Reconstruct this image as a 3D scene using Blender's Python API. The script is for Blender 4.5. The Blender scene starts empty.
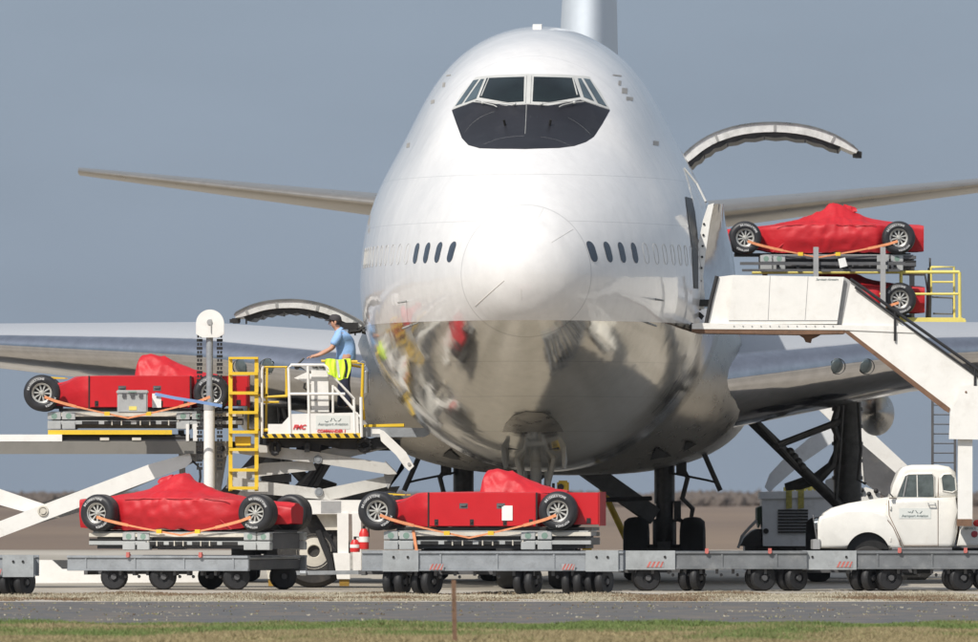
import bpy, bmesh, math, random
from mathutils import Vector, Matrix, noise
from mathutils.bvhtree import BVHTree
from mathutils.geometry import delaunay_2d_cdt
random.seed(7)
R = math.radians
SC = bpy.context.scene
COL = SC.collection

# ---------------------------------------------------------------- camera
F = 14500.0          # focal length in photo pixels (978 wide)
CH = 1.8             # camera height, metres
HZ = 488.0           # horizon row in the photo
def P(px, py, Y):
    return Vector(((px - 489.0) * Y / F, Y, CH + (HZ - py) * Y / F))
cam_data = bpy.data.cameras.new('camera')
cam = bpy.data.objects.new('camera', cam_data); COL.objects.link(cam)
cam.location = (0, 0, CH); cam.rotation_euler = (R(90), 0, 0)
cam_data.sensor_width = 36.0
cam_data.lens = F * 36.0 / 978.0
cam_data.shift_y = (HZ - 321.0) / 978.0
cam_data.clip_start = 1.0; cam_data.clip_end = 20000
cam_data.dof.use_dof = True
cam_data.dof.focus_distance = 252.0
cam_data.dof.aperture_fstop = 6.3
SC.camera = cam

# ---------------------------------------------------------------- sky, sun, exposure
SUN_AZ, SUN_EL = R(-147), R(45)      # azimuth from +Y towards +X
world = bpy.data.worlds.new('World'); SC.world = world; world.use_nodes = True
wn = world.node_tree; wn.nodes.clear()
def wnode(t, **k):
    n = wn.nodes.new(t)
    for a, b in k.items(): setattr(n, a, b)
    return n
sky = wnode('ShaderNodeTexSky'); sky.sky_type = 'NISHITA'; sky.sun_disc = False
sky.sun_elevation = SUN_EL; sky.sun_rotation = SUN_AZ
sky.altitude = 20; sky.air_density = 1.0; sky.dust_density = 1.0; sky.ozone_density = 1.5
SKY_S = 0.11
# a slate bank of distant rain cloud low in the sky, all round
tc = wnode('ShaderNodeTexCoord'); sep = wnode('ShaderNodeSeparateXYZ')
wn.links.new(tc.outputs['Generated'], sep.inputs[0])
ramp = wnode('ShaderNodeMapRange'); ramp.interpolation_type = 'SMOOTHSTEP'
ramp.inputs['From Min'].default_value = 0.12; ramp.inputs['From Max'].default_value = 0.95
ramp.inputs['To Min'].default_value = 1.0; ramp.inputs['To Max'].default_value = 0.0
wn.links.new(sep.outputs['Z'], ramp.inputs['Value'])
grad = wnode('ShaderNodeMapRange'); grad.inputs['From Min'].default_value = 0.0; grad.inputs['From Max'].default_value = 0.034
wn.links.new(sep.outputs['Z'], grad.inputs['Value'])
bank = wnode('ShaderNodeMix', data_type='RGBA')
def k3(c): return (c[0] / SKY_S, c[1] / SKY_S, c[2] / SKY_S, 1)
bank.inputs['A'].default_value = k3((0.255, 0.310, 0.388))
bank.inputs['B'].default_value = k3((0.292, 0.358, 0.440))
wn.links.new(grad.outputs[0], bank.inputs['Factor'])
nz = wnode('ShaderNodeTexNoise'); nz.inputs['Scale'].default_value = 28; nz.inputs['Detail'].default_value = 3
mp = wnode('ShaderNodeMapping'); mp.inputs['Scale'].default_value = (1, 1, 3)
wn.links.new(tc.outputs['Generated'], mp.inputs[0]); wn.links.new(mp.outputs[0], nz.inputs['Vector'])
nr = wnode('ShaderNodeMapRange'); nr.inputs['From Min'].default_value = 0.3; nr.inputs['From Max'].default_value = 0.7
nr.inputs['To Min'].default_value = 0.95; nr.inputs['To Max'].default_value = 1.05
wn.links.new(nz.outputs['Fac'], nr.inputs['Value'])
mul = wnode('ShaderNodeVectorMath', operation='SCALE')
wn.links.new(bank.outputs['Result'], mul.inputs[0]); wn.links.new(nr.outputs[0], mul.inputs['Scale'])
mix = wnode('ShaderNodeMix', data_type='RGBA')
wn.links.new(ramp.outputs[0], mix.inputs['Factor'])
hsv = wnode('ShaderNodeHueSaturation'); hsv.inputs['Saturation'].default_value = .45; hsv.inputs['Value'].default_value = 1.6
wn.links.new(sky.outputs[0], hsv.inputs['Color']); wn.links.new(hsv.outputs[0], mix.inputs['A']); wn.links.new(mul.outputs[0], mix.inputs['B'])
bg = wnode('ShaderNodeBackground'); bg.inputs['Strength'].default_value = SKY_S
wo = wnode('ShaderNodeOutputWorld')
wn.links.new(mix.outputs['Result'], bg.inputs['Color']); wn.links.new(bg.outputs[0], wo.inputs['Surface'])

sd = bpy.data.lights.new('sun', 'SUN'); sun = bpy.data.objects.new('sun', sd); COL.objects.link(sun)
sd.energy = 4.3; sd.angle = R(0.5); sd.color = (1.0, 0.95, 0.87)
SV = Vector((math.sin(SUN_AZ) * math.cos(SUN_EL), math.cos(SUN_AZ) * math.cos(SUN_EL), math.sin(SUN_EL)))
sun.rotation_euler = (-SV).to_track_quat('-Z', 'Y').to_euler(); sun.location = (-60, 150, 80)
SC.view_settings.view_transform = 'Standard'; SC.view_settings.look = 'None'
SC.view_settings.exposure = 0.0; SC.view_settings.gamma = 1.0
SC.view_settings.use_curve_mapping = False
SC.render.engine = 'CYCLES'
SC.cycles.use_denoising = True
SC.cycles.max_bounces = 8

# ---------------------------------------------------------------- helpers
class MB:
    """collects shapes into one mesh"""
    def __init__(s): s.bm = bmesh.new()
    def box(s, c, size, rot=None):
        m = Matrix.Translation(Vector(c)) @ (rot.to_4x4() if rot else Matrix()) @ Matrix.Diagonal((size[0], size[1], size[2], 1))
        bmesh.ops.create_cube(s.bm, size=1, matrix=m); return s
    def bb(s, a, b):
        a, b = Vector(a), Vector(b)
        return s.box((a + b) / 2, [abs(b[i] - a[i]) for i in range(3)])
    def beam(s, p, q, w, h, up=(0, 0, 1)):
        p, q = Vector(p), Vector(q); d = (q - p); L = d.length
        x = d.normalized(); u = Vector(up)
        if abs(x.dot(u)) > .99: u = Vector((0, 1, 0))
        y = u.cross(x).normalized(); z = x.cross(y)
        return s.box((p + q) / 2, (L, w, h), Matrix((x, y, z)).transposed())
    def tube(s, pts, r, n=8, closed=False):
        pts = [Vector(p) for p in pts]; rings = []
        N = len(pts); rr = r if isinstance(r, (list, tuple)) else [r] * N
        for i, p in enumerate(pts):
            a = pts[(i - 1) % N] if (i > 0 or closed) else p
            b = pts[(i + 1) % N] if (i < N - 1 or closed) else p
            d = (b - a).normalized()
            u = Vector((0, 0, 1)) if abs(d.z) < .9 else Vector((0, 1, 0))
            x = d.cross(u).normalized(); y = d.cross(x)
            rings.append([s.bm.verts.new(p + (x * math.cos(t) + y * math.sin(t)) * rr[i]) for t in [2 * math.pi * k / n for k in range(n)]])
        for i in range(N - 1 + (1 if closed else 0)):
            A, B = rings[i], rings[(i + 1) % N]
            for k in range(n): s.bm.faces.new((A[k], A[(k + 1) % n], B[(k + 1) % n], B[k]))
        if not closed:
            s.bm.faces.new(rings[0]); s.bm.faces.new(rings[-1][::-1])
        return s
    def cyl(s, p, q, r, n=16, r2=None):
        return s.tube([p, q], [r, r if r2 is None else r2], n)
    def prism(s, pts, d):
        d = Vector(d); a = [s.bm.verts.new(Vector(p)) for p in pts]; b = [s.bm.verts.new(Vector(p) + d) for p in pts]
        s.bm.faces.new(a); s.bm.faces.new(b[::-1]); n = len(a)
        for i in range(n): s.bm.faces.new((a[i], b[i], b[(i + 1) % n], a[(i + 1) % n]))
        return s
    def lathe(s, prof, o, ax, n=32, caps=True):
        """prof: list of (radius, distance along ax)"""
        o = Vector(o); ax = Vector(ax).normalized()
        u = Vector((0, 0, 1)) if abs(ax.z) < .9 else Vector((1, 0, 0))
        x = ax.cross(u).normalized(); y = ax.cross(x); rings = []
        for r, a in prof:
            if r < 1e-5: rings.append([s.bm.verts.new(o + ax * a)])
            else: rings.append([s.bm.verts.new(o + ax * a + (x * math.cos(t) + y * math.sin(t)) * r) for t in [2 * math.pi * k / n for k in range(n)]])
        for A, B in zip(rings, rings[1:]):
            for k in range(n):
                f = [A[k % len(A)], A[(k + 1) % n % len(A)], B[(k + 1) % n % len(B)], B[k % len(B)]]
                g = []
                for v in f:
                    if v not in g: g.append(v)
                if len(g) > 2: s.bm.faces.new(g)
        return s
    def grid(s, f, nu, nv, closev=False):
        V = [[s.bm.verts.new(f(i / nu, j / nv)) for j in range(nv if closev else nv + 1)] for i in range(nu + 1)]
        m = nv
        for i in range(nu):
            for j in range(m):
                s.bm.faces.new((V[i][j], V[i + 1][j], V[i + 1][(j + 1) % len(V[0])], V[i][(j + 1) % len(V[0])]))
        return V
    def ball(s, c, r, n=12):
        r = r if isinstance(r, (tuple, list)) else (r, r, r)
        bmesh.ops.create_uvsphere(s.bm, u_segments=n, v_segments=max(6, n // 2 + 2), radius=1, matrix=Matrix.Translation(Vector(c)) @ Matrix.Diagonal((*r, 1)))
        return s

def finish(bm, name, ang=38, recalc=True, bevel=0):
    if bevel:
        bmesh.ops.bevel(bm, geom=[e for e in bm.edges if len(e.link_faces) == 2 and e.calc_face_angle(0) > R(40)], offset=bevel, segments=2, affect='EDGES', clamp_overlap=True)
    if recalc: bmesh.ops.recalc_face_normals(bm, faces=bm.faces)
    for f in bm.faces: f.smooth = True
    for e in bm.edges:
        if len(e.link_faces) == 2: e.smooth = e.calc_face_angle(0) < R(ang)
    me = bpy.data.meshes.new(name); bm.to_mesh(me); bm.free(); return me
def obj(name, mb, mat, parent=None, loc=None, ang=38, recalc=True, bevel=0):
    me = finish(mb.bm, name, ang, recalc, bevel) if isinstance(mb, MB) else mb
    o = bpy.data.objects.new(name, me); COL.objects.link(o)
    if mat is not None and not me.materials: me.materials.append(mat)
    if parent: o.parent = parent
    if loc is not None: o.location = loc
    return o
def thing(name, label, cat, loc=(0, 0, 0), rotz=0, group=None):
    o = bpy.data.objects.new(name, None); COL.objects.link(o); o.empty_display_size = .3
    o.location = loc; o.rotation_euler = (0, 0, rotz)
    o['label'] = label; o['category'] = cat
    if group: o['group'] = group
    return o
def tag(o, label, cat, group=None):
    o['label'] = label; o['category'] = cat
    if group: o['group'] = group
    return o
def struct(o): o['kind'] = 'structure'; return o
def kids(o): return [c for c in COL.objects if c.parent == o]
def dup(root, loc, rotz=0, label=None, group=None):
    def cp(o, par):
        c = o.copy(); COL.objects.link(c)
        if par: c.parent = par
        for k in kids(o): cp(k, c)
        return c
    r = cp(root, None); r.location = loc; r.rotation_euler = (0, 0, rotz)
    if label: r['label'] = label
    if group: r['group'] = group
    return r
def LP(root, pts, dy=0):
    """photo pixels -> points in an unrotated thing's own frame, dy metres behind its origin"""
    o = root.location
    return [P(x, y, o.y + dy) - o for x, y in pts]
def slab(root, pts, y0, y1, mb=None):
    """outline in photo pixels, given real depth y0..y1 (metres) relative to the thing's origin"""
    mb = mb or MB(); a = LP(root, pts, y0)
    mb.prism(a, (0, y1 - y0, 0)); return mb
_F = None
def text_mesh(s, size, shear=0.0, ext=0.002, bold=0.0):
    cu = bpy.data.curves.new('lettering', 'FONT'); cu.body = s; cu.size = size; cu.align_x = 'CENTER'; cu.align_y = 'CENTER'
    cu.extrude = ext; cu.shear = shear; cu.offset = bold; cu.resolution_u = 3
    o = bpy.data.objects.new('lettering', cu); COL.objects.link(o)
    bpy.context.view_layer.update()
    me = bpy.data.meshes.new_from_object(o.evaluated_get(bpy.context.evaluated_depsgraph_get()))
    bpy.data.objects.remove(o); bpy.data.curves.remove(cu); return me
def text(name, s, size, mat, parent, loc, shear=0.0, rz=0, bold=0.0):
    me = text_mesh(s, size, shear, .002, bold); me.materials.clear(); me.materials.append(mat)
    o = bpy.data.objects.new(name, me); COL.objects.link(o); o.parent = parent
    o.location = loc; o.rotation_euler = (R(90), 0, rz); return o

# ---------------------------------------------------------------- materials
MATS = {}
def mat(name, col, rough=.5, metal=0.0, var=.12, vs=3.0, bump=0.0, bs=40.0, coat=0.0, dirt=None, dscale=2.0, damt=.5, stretch=(1, 1, 1), rvar=.08):
    m = bpy.data.materials.new(name); m.use_nodes = True; nt = m.node_tree; b = nt.nodes['Principled BSDF']
    N, L = nt.nodes.new, nt.links.new
    tc = N('ShaderNodeTexCoord'); mp = N('ShaderNodeMapping'); mp.inputs['Scale'].default_value = stretch
    L(tc.outputs['Object'], mp.inputs[0])
    n1 = N('ShaderNodeTexNoise'); n1.inputs['Scale'].default_value = vs; n1.inputs['Detail'].default_value = 6; n1.inputs['Roughness'].default_value = .65
    L(mp.outputs[0], n1.inputs['Vector'])
    mr = N('ShaderNodeMapRange'); mr.inputs['From Min'].default_value = .3; mr.inputs['From Max'].default_value = .7
    mr.inputs['To Min'].default_value = 1 - var; mr.inputs['To Max'].default_value = 1 + var * .6
    L(n1.outputs['Fac'], mr.inputs['Value'])
    sc = N('ShaderNodeVectorMath'); sc.operation = 'SCALE'; sc.inputs[0].default_value = col; L(mr.outputs[0], sc.inputs['Scale'])
    out = sc.outputs[0]
    if dirt is not None:
        n2 = N('ShaderNodeTexNoise'); n2.inputs['Scale'].default_value = dscale; n2.inputs['Detail'].default_value = 9; n2.inputs['Roughness'].default_value = .75
        L(mp.outputs[0], n2.inputs['Vector'])
        r2 = N('ShaderNodeMapRange'); r2.inputs['From Min'].default_value = .52; r2.inputs['From Max'].default_value = .72
        r2.inputs['To Min'].default_value = 0; r2.inputs['To Max'].default_value = damt
        L(n2.outputs['Fac'], r2.inputs['Value'])
        mx = N('ShaderNodeMix'); mx.data_type = 'RGBA'; L(r2.outputs[0], mx.inputs['Factor']); L(out, mx.inputs['A']); mx.inputs['B'].default_value = (*dirt, 1)
        out = mx.outputs['Result']
    L(out, b.inputs['Base Color'])
    b.inputs['Metallic'].default_value = metal
    r3 = N('ShaderNodeMapRange'); r3.inputs['To Min'].default_value = max(.02, rough - rvar); r3.inputs['To Max'].default_value = min(1, rough + rvar)
    L(n1.outputs['Fac'], r3.inputs['Value']); L(r3.outputs[0], b.inputs['Roughness'])
    if coat: b.inputs['Coat Weight'].default_value = coat; b.inputs['Coat Roughness'].default_value = .1
    if bump:
        n4 = N('ShaderNodeTexNoise'); n4.inputs['Scale'].default_value = bs; n4.inputs['Detail'].default_value = 4; L(mp.outputs[0], n4.inputs['Vector'])
        bp = N('ShaderNodeBump'); bp.inputs['Strength'].default_value = 1; bp.inputs['Distance'].default_value = bump
        L(n4.outputs['Fac'], bp.inputs['Height']); L(bp.outputs[0], b.inputs['Normal'])
    MATS[name] = m; return m
M_white = mat('white_paint', (.80, .785, .75), .42, var=.06, dirt=(.42, .37, .30), dscale=2.2, damt=.28, bump=.002, bs=12)
M_truck = mat('old_white_paint', (.78, .76, .71), .36, var=.08, dirt=(.46, .34, .22), dscale=1.1, damt=.32, coat=.3, bump=.003, bs=3)
M_grey = mat('grey_steel_paint', (.36, .36, .36), .5, var=.15, dirt=(.16, .15, .13), dscale=3, damt=.5, bump=.003, bs=14)
M_dgrey = mat('dark_grey_steel', (.10, .10, .105), .5, var=.25, dirt=(.22, .2, .17), dscale=4, damt=.35)
M_rail = mat('galvanised_rail', (.33, .35, .37), .42, metal=.25, var=.18, dirt=(.15, .15, .15), dscale=5, damt=.45, bump=.004, bs=20)
M_raild = mat('dark_blue_rail', (.13, .15, .18), .45, metal=.1, var=.2, dirt=(.25, .25, .24), dscale=5, damt=.4)
M_alu = mat('pallet_aluminium', (.52, .53, .52), .4, metal=.35, var=.15, dirt=(.28, .27, .25), dscale=6, damt=.5)
M_cream = mat('cream_board', (.62, .58, .50), .6, var=.15, dirt=(.28, .25, .2), dscale=5, damt=.4)
M_yellow = mat('yellow_paint', (.78, .52, .035), .45, var=.12, dirt=(.28, .2, .06), dscale=6, damt=.45)
M_pyellow = mat('pale_yellow_paint', (.78, .66, .17), .5, var=.1, dirt=(.4, .33, .12), dscale=6, damt=.4)
M_black = mat('black_rubber', (.018, .018, .02), .6, var=.3, bump=.002, bs=30)
M_blackm = mat('black_greasy_metal', (.028, .027, .026), .45, metal=.2, var=.4)
M_tyre = mat('racing_tyre', (.022, .022, .025), .48, var=.25, vs=8)
M_dtyre = mat('old_tyre', (.03, .028, .027), .75, var=.3, dirt=(.12, .1, .08), dscale=6, damt=.5)
M_rim = mat('rim_alloy', (.62, .61, .57), .3, metal=.5, var=.1)
M_dark = mat('brake_dark', (.035, .03, .03), .6)
M_letter = mat('tyre_lettering_white', (.52, .52, .52), .6)
M_red = mat('red_hard_panel', (.56, .012, .018), .32, var=.08, coat=.3, dirt=(.35, .02, .03), dscale=3, damt=.3)
M_cloth = mat('red_cloth', (.50, .010, .018), .55, var=.14, vs=1.8, bump=.012, bs=5, stretch=(1, 1, 1.2))
M_redm = mat('shaded_red_board', (.36, .015, .02), .8)  # darker than the side panels: shade of the tail end put into the red
M_orange = mat('orange_strap', (.76, .30, .14), .7, var=.2, vs=14)
M_blue = mat('blue_strap', (.2, .33, .6), .7)
M_redp = mat('red_paint', (.62, .03, .03), .4)
M_redw = mat('red_print', (.7, .05, .06), .5)
M_green = mat('green_enamel', (.20, .30, .25), .5)
M_ink = mat('grey_ink', (.16, .2, .2), .6)
M_paper = mat('white_paper', (.8, .79, .76), .7)
M_gear = mat('landing_gear_paint', (.30, .30, .29), .4, var=.15, dirt=(.1, .09, .08), dscale=8, damt=.5)
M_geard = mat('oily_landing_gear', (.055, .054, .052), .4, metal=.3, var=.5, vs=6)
M_gtyre = mat('aircraft_tyre', (.010, .010, .011), .7, var=.3)
M_pale = mat('pale_grey_paint', (.68, .70, .72), .5, var=.12, dirt=(.25, .24, .22), dscale=3, damt=.4)
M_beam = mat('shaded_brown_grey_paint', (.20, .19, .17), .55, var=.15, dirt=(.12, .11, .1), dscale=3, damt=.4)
M_brown = mat('rusty_steel', (.18, .10, .06), .8, var=.3, dirt=(.07, .04, .03), dscale=10, damt=.6)
M_vest = mat('safety_yellow_cloth', (.62, .85, .04), .6, var=.08, bump=.01, bs=14)
M_silver = mat('reflective_tape', (.6, .6, .6), .4, metal=.3)
M_glassd = mat('dark_window_glass', (.012, .02, .022), .06, var=.3, rvar=.02)
M_lamp = mat('clear_lamp_glass', (.25, .28, .3), .1, metal=.6, rvar=.03)

def metal_mat(name, col, rough, bumpd=.004, bsc=.9, aniso=None):
    """polished aircraft skin: slightly oil-canned sheet, fine seams"""
    m = bpy.data.materials.new(name); m.use_nodes = True; nt = m.node_tree; b = nt.nodes['Principled BSDF']
    N, L = nt.nodes.new, nt.links.new
    tc = N('ShaderNodeTexCoord')
    n1 = N('ShaderNodeTexNoise'); n1.inputs['Scale'].default_value = bsc; n1.inputs['Detail'].default_value = 3
    L(tc.outputs['Object'], n1.inputs['Vector'])
    n2 = N('ShaderNodeTexNoise'); n2.inputs['Scale'].default_value = 5; n2.inputs['Detail'].default_value = 8
    L(tc.outputs['Object'], n2.inputs['Vector'])
    mr = N('ShaderNodeMapRange'); mr.inputs['To Min'].default_value = rough * .6; mr.inputs['To Max'].default_value = rough * 1.6
    L(n2.outputs['Fac'], mr.inputs['Value']); L(mr.outputs[0], b.inputs['Roughness'])
    sc = N('ShaderNodeVectorMath'); sc.operation = 'SCALE'; sc.inputs[0].default_value = col
    m2 = N('ShaderNodeMapRange'); m2.inputs['To Min'].default_value = .75; m2.inputs['To Max'].default_value = 1.15; L(n2.outputs['Fac'], m2.inputs['Value'])
    L(m2.outputs[0], sc.inputs['Scale']); L(sc.outputs[0], b.inputs['Base Color'])
    b.inputs['Metallic'].default_value = 1
    bp = N('ShaderNodeBump'); bp.inputs['Distance'].default_value = bumpd * 10; L(n1.outputs['Fac'], bp.inputs['Height']); L(bp.outputs[0], b.inputs['Normal'])
    return m
M_metal = metal_mat('polished_skin', (.62, .60, .57), .13, .0022, 1.1)
M_metald = metal_mat('dull_belly_skin', (.42, .40, .37), .28, .002, 1.0)
M_le = metal_mat('polished_leading_edge', (.66, .66, .67), .09, .0012, .8)

# ---------------------------------------------------------------- ground, setting
def ground_mat(name, c1, c2, scale, stretch, rough=.85, bump=.01, c3=None, s3=.1, spec=.5, patch=None):
    m = bpy.data.materials.new(name); m.use_nodes = True; nt = m.node_tree; b = nt.nodes['Principled BSDF']
    N, L = nt.nodes.new, nt.links.new
    g = N('ShaderNodeNewGeometry'); mp = N('ShaderNodeMapping'); mp.inputs['Scale'].default_value = stretch; L(g.outputs['Position'], mp.inputs[0])
    n1 = N('ShaderNodeTexNoise'); n1.inputs['Scale'].default_value = scale; n1.inputs['Detail'].default_value = 8; n1.inputs['Roughness'].default_value = .7; L(mp.outputs[0], n1.inputs['Vector'])
    cr = N('ShaderNodeMapRange'); cr.inputs['From Min'].default_value = .35; cr.inputs['From Max'].default_value = .65; L(n1.outputs['Fac'], cr.inputs['Value'])
    mx = N('ShaderNodeMix'); mx.data_type = 'RGBA'; mx.inputs['A'].default_value = (*c1, 1); mx.inputs['B'].default_value = (*c2, 1); L(cr.outputs[0], mx.inputs['Factor'])
    out = mx.outputs['Result']
    if c3:
        n3 = N('ShaderNodeTexNoise'); n3.inputs['Scale'].default_value = s3; n3.inputs['Detail'].default_value = 4; L(mp.outputs[0], n3.inputs['Vector'])
        r3 = N('ShaderNodeMapRange'); r3.inputs['From Min'].default_value = .45; r3.inputs['From Max'].default_value = .62; L(n3.outputs['Fac'], r3.inputs['Value'])
        m3 = N('ShaderNodeMix'); m3.data_type = 'RGBA'; m3.inputs['B'].default_value = (*c3, 1); L(out, m3.inputs['A']); L(r3.outputs[0], m3.inputs['Factor'])
        out = m3.outputs['Result']
    L(out, b.inputs['Base Color']); b.inputs['Roughness'].default_value = rough; b.inputs['Specular IOR Level'].default_value = spec
    if bump:
        bp = N('ShaderNodeBump'); bp.inputs['Distance'].default_value = bump; L(n1.outputs['Fac'], bp.inputs['Height']); L(bp.outputs[0], b.inputs['Normal'])
    return m
def sheet(name, x0, x1, y0, y1, z, m):
    mb = MB(); v = [mb.bm.verts.new(p) for p in ((x0, y0, z), (x1, y0, z), (x1, y1, z), (x0, y1, z))]; mb.bm.faces.new(v)
    return struct(obj(name, mb, m))
M_field = ground_mat('dry_field', (.185, .142, .112), (.14, .108, .088), .05, (1, .25, 1), .95, 0, (.21, .16, .12), .012, .1)
M_apron = ground_mat('apron_concrete', (.43, .39, .33), (.36, .325, .27), .5, (1, .12, 1), .7, .004, (.30, .27, .22), .3, .4)
M_asph = ground_mat('asphalt', (.085, .085, .088), (.12, .118, .115), 6, (1, .5, 1), .8, .01, (.15, .13, .11), 1.2, .3)
M_turf = ground_mat('turf_soil', (.14, .15, .05), (.22, .17, .09), .8, (1, .4, 1), .95, .02, None, 1, .1)
sheet('ground', -1500, 1500, -200, 3000, 0, M_field)
sheet('apron', -400, 400, 226, 420, .004, M_apron)
sheet('taxiway_asphalt', -400, 400, 191.5, 228.5, .008, M_asph)
sheet('grass_verge', -200, 200, 60, 191.8, .012, M_turf)

def tufts(name, x0, x1, y0, y1, n, h0, h1, cols, seed, clump=.5, edge=None):
    rnd = random.Random(seed); vs, fs, mi = [], [], []
    for i in range(n):
        x = rnd.uniform(x0, x1); y = rnd.uniform(y0, y1)
        d = noise.noise(Vector((x * .9, y * .35, seed)))
        if rnd.random() > clump + d * 1.2: continue
        if edge and y > edge + noise.noise(Vector((x * .8, 3, seed))) * 3: continue
        h = rnd.uniform(h0, h1) * (1 + d); w = rnd.uniform(.006, .014)
        for k in range(3):
            a = rnd.uniform(0, 6.28); lean = rnd.uniform(.1, .7) * h
            bx, by = x + rnd.uniform(-.03, .03), y + rnd.uniform(-.03, .03)
            b = len(vs)
            vs += [(bx - w, by, .01), (bx + w, by, .01), (bx + math.cos(a) * lean, by + math.sin(a) * lean, h * rnd.uniform(.6, 1))]
            fs.append((b, b + 1, b + 2)); g = noise.noise(Vector((x * .5, y * .22, seed + 9))) * 1.1 + rnd.uniform(-.35, .35)
            g += cols[3](y) if len(cols) > 3 else 0
            mi.append(0 if g > .1 else (1 if g > -.2 else 2))
    me = bpy.data.meshes.new(name); me.from_pydata(vs, [], fs)
    for c in cols[:3]: me.materials.append(c)
    me.polygons.foreach_set('material_index', mi); me.update()
    o = bpy.data.objects.new(name, me); COL.objects.link(o); o['kind'] = 'stuff'; return o
G1 = mat('green_grass', (.12, .17, .045), .8, var=.3); G2 = mat('yellowing_grass', (.21, .20, .085), .8, var=.3); G3 = mat('straw_grass', (.29, .235, .125), .85, var=.3)
G4 = mat('dead_grass', (.31, .27, .19), .9, var=.3); G5 = mat('pale_dead_grass', (.42, .38, .29), .9, var=.25); G6 = mat('brown_dead_grass', (.19, .13, .08), .9, var=.25)
tufts('mown_grass', -7.5, 7.5, 166, 191.5, 120000, .03, .075, (G1, G2, G3, lambda y: (y - 179) * .05), 3, .9, 190.5)
tufts('dry_grass', -9.5, 9.5, 229.5, 246, 52000, .02, .06, (G5, G4, G6), 5, .62)
tufts('pavement_weeds', -8.5, 8.5, 196, 228, 2600, .01, .035, (G5, G2, G6), 11, .4)

# low scrub a long way off
def scrub():
    rnd = random.Random(21); mb = MB()
    for i in range(4500):
        y = rnd.uniform(1400, 2600); x = rnd.uniform(-.04, .04) * y
        h = rnd.uniform(.4, 1.15) * (1 + .5 * noise.noise(Vector((x * .05, y * .01, 0)))); w = rnd.uniform(.4, 1.3)
        r = bmesh.ops.create_icosphere(mb.bm, subdivisions=1, radius=1, matrix=Matrix.Translation((x, y, h * .4)) @ Matrix.Diagonal((w, w, h * .7, 1)))
        for v in r['verts']:
            d = noise.noise(v.co * 2.1) * .5
            v.co += Vector((d * w, 0, d * h))
    o = obj('scrub', mb, ground_mat('scrub_leaves', (.098, .082, .072), (.125, .103, .088), .6, (1, 1, 1), .95, 0, None, 1, .1), recalc=False)
    o['kind'] = 'stuff'
scrub()

hz = MB(); hz.bb((-1600, -300, -1), (1600, 3100, 60))
M_haze = bpy.data.materials.new('haze_air'); M_haze.use_nodes = True; nt = M_haze.node_tree; nt.nodes.clear()
pv = nt.nodes.new('ShaderNodeVolumePrincipled'); om = nt.nodes.new('ShaderNodeOutputMaterial'); nt.links.new(pv.outputs[0], om.inputs['Volume'])
pv.inputs['Density'].default_value = .00004; pv.inputs['Color'].default_value = (.75, .78, .84, 1); pv.inputs['Anisotropy'].default_value = .2
hb = obj('haze', hz, M_haze); hb['kind'] = 'stuff'
# ================================================================ the aircraft
YAW = R(-1.53)
plane = thing('cargo_airplane', 'huge white jet with polished metal belly, seen nose-on with its cargo doors open', 'airplane', P(525, 267, 250).to_2d().to_3d(), YAW)
PM = Matrix.Translation(plane.location) @ Matrix.Rotation(YAW, 4, 'Z'); PI = PM.inverted()
def A(px, py, s):
    """photo pixel at s metres behind the nose -> airframe coordinates"""
    return PI @ P(px, py, 250 + s)

def pchip(xs, ys):
    n = len(xs); h = [xs[i + 1] - xs[i] for i in range(n - 1)]; d = [(ys[i + 1] - ys[i]) / h[i] for i in range(n - 1)]
    m = [d[0]] + [0 if d[i - 1] * d[i] <= 0 else (3 * (h[i - 1] + h[i])) / ((2 * h[i] + h[i - 1]) / d[i - 1] + (h[i] + 2 * h[i - 1]) / d[i]) for i in range(1, n - 1)] + [d[-1]]
    def f(x):
        x = min(max(x, xs[0]), xs[-1]); i = 0
        while i < n - 2 and x > xs[i + 1]: i += 1
        t = (x - xs[i]) / h[i]
        return (1 + 2 * t) * (1 - t) ** 2 * ys[i] + t * (1 - t) ** 2 * h[i] * m[i] + t * t * (3 - 2 * t) * ys[i + 1] + t * t * (t - 1) * h[i] * m[i + 1]
    return f
TZ = 5.55
ST = [0, .1, .3, .85, 2, 3, 4, 5.2, 7, 9, 12, 18, 20, 24, 28, 32, 38, 45, 55, 62, 68]
HW = [0, .42, .72, 1.12, 1.68, 2.07, 2.38, 2.66, 2.95, 3.13, 3.25, 3.25, 3.25, 3.25, 3.25, 3.25, 3.25, 3.15, 2.4, 1.5, .4]
TP = [TZ, 5.98, 6.27, 6.69, 7.32, 7.78, 8.24, 9.02, 9.72, 10.02, 10.12, 10.12, 10.05, 9.6, 8.95, 8.65, 8.65, 8.65, 8.6, 8.4, 7.9]
BT = [TZ, 5.12, 4.82, 4.42, 3.78, 3.36, 3.02, 2.7, 2.37, 2.18, 2.1, 2.1, 2.1, 2.1, 2.1, 2.1, 2.1, 2.35, 4.2, 5.9, 7.3]
sq = [math.sqrt(s) for s in ST]
_hw, _tp, _bt = pchip(sq, HW), pchip(sq, TP), pchip(sq, BT)
_zc = pchip([0, 3, 6.2, 6.9, 7.5, 8.3], [TZ, 5.4, 5.4, 5.7, 6.6, 7.6])
def sect(s):
    q = math.sqrt(max(s, 0)); return _hw(q), _tp(q), _bt(q), _zc(q)
def lobe(s, h):
    """the upper deck lobe is pinched in above the main deck"""
    if h <= 0: return 1.0
    k = min(1, max(0, (s - 2) / 5)); k = k * k * (3 - 2 * k) * min(1, max(0, (32 - s) / 8))
    d = (h - .62) / (.24 if h < .62 else .33)
    return 1 - .096 * k * math.exp(-d * d)
def fus(s, th):
    hw, tp, bt, zc = sect(s); c, sn = math.cos(th), math.sin(th)
    return Vector((hw * c * lobe(s, sn), s, zc + sn * ((tp - zc) if sn > 0 else (zc - bt))))
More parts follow.
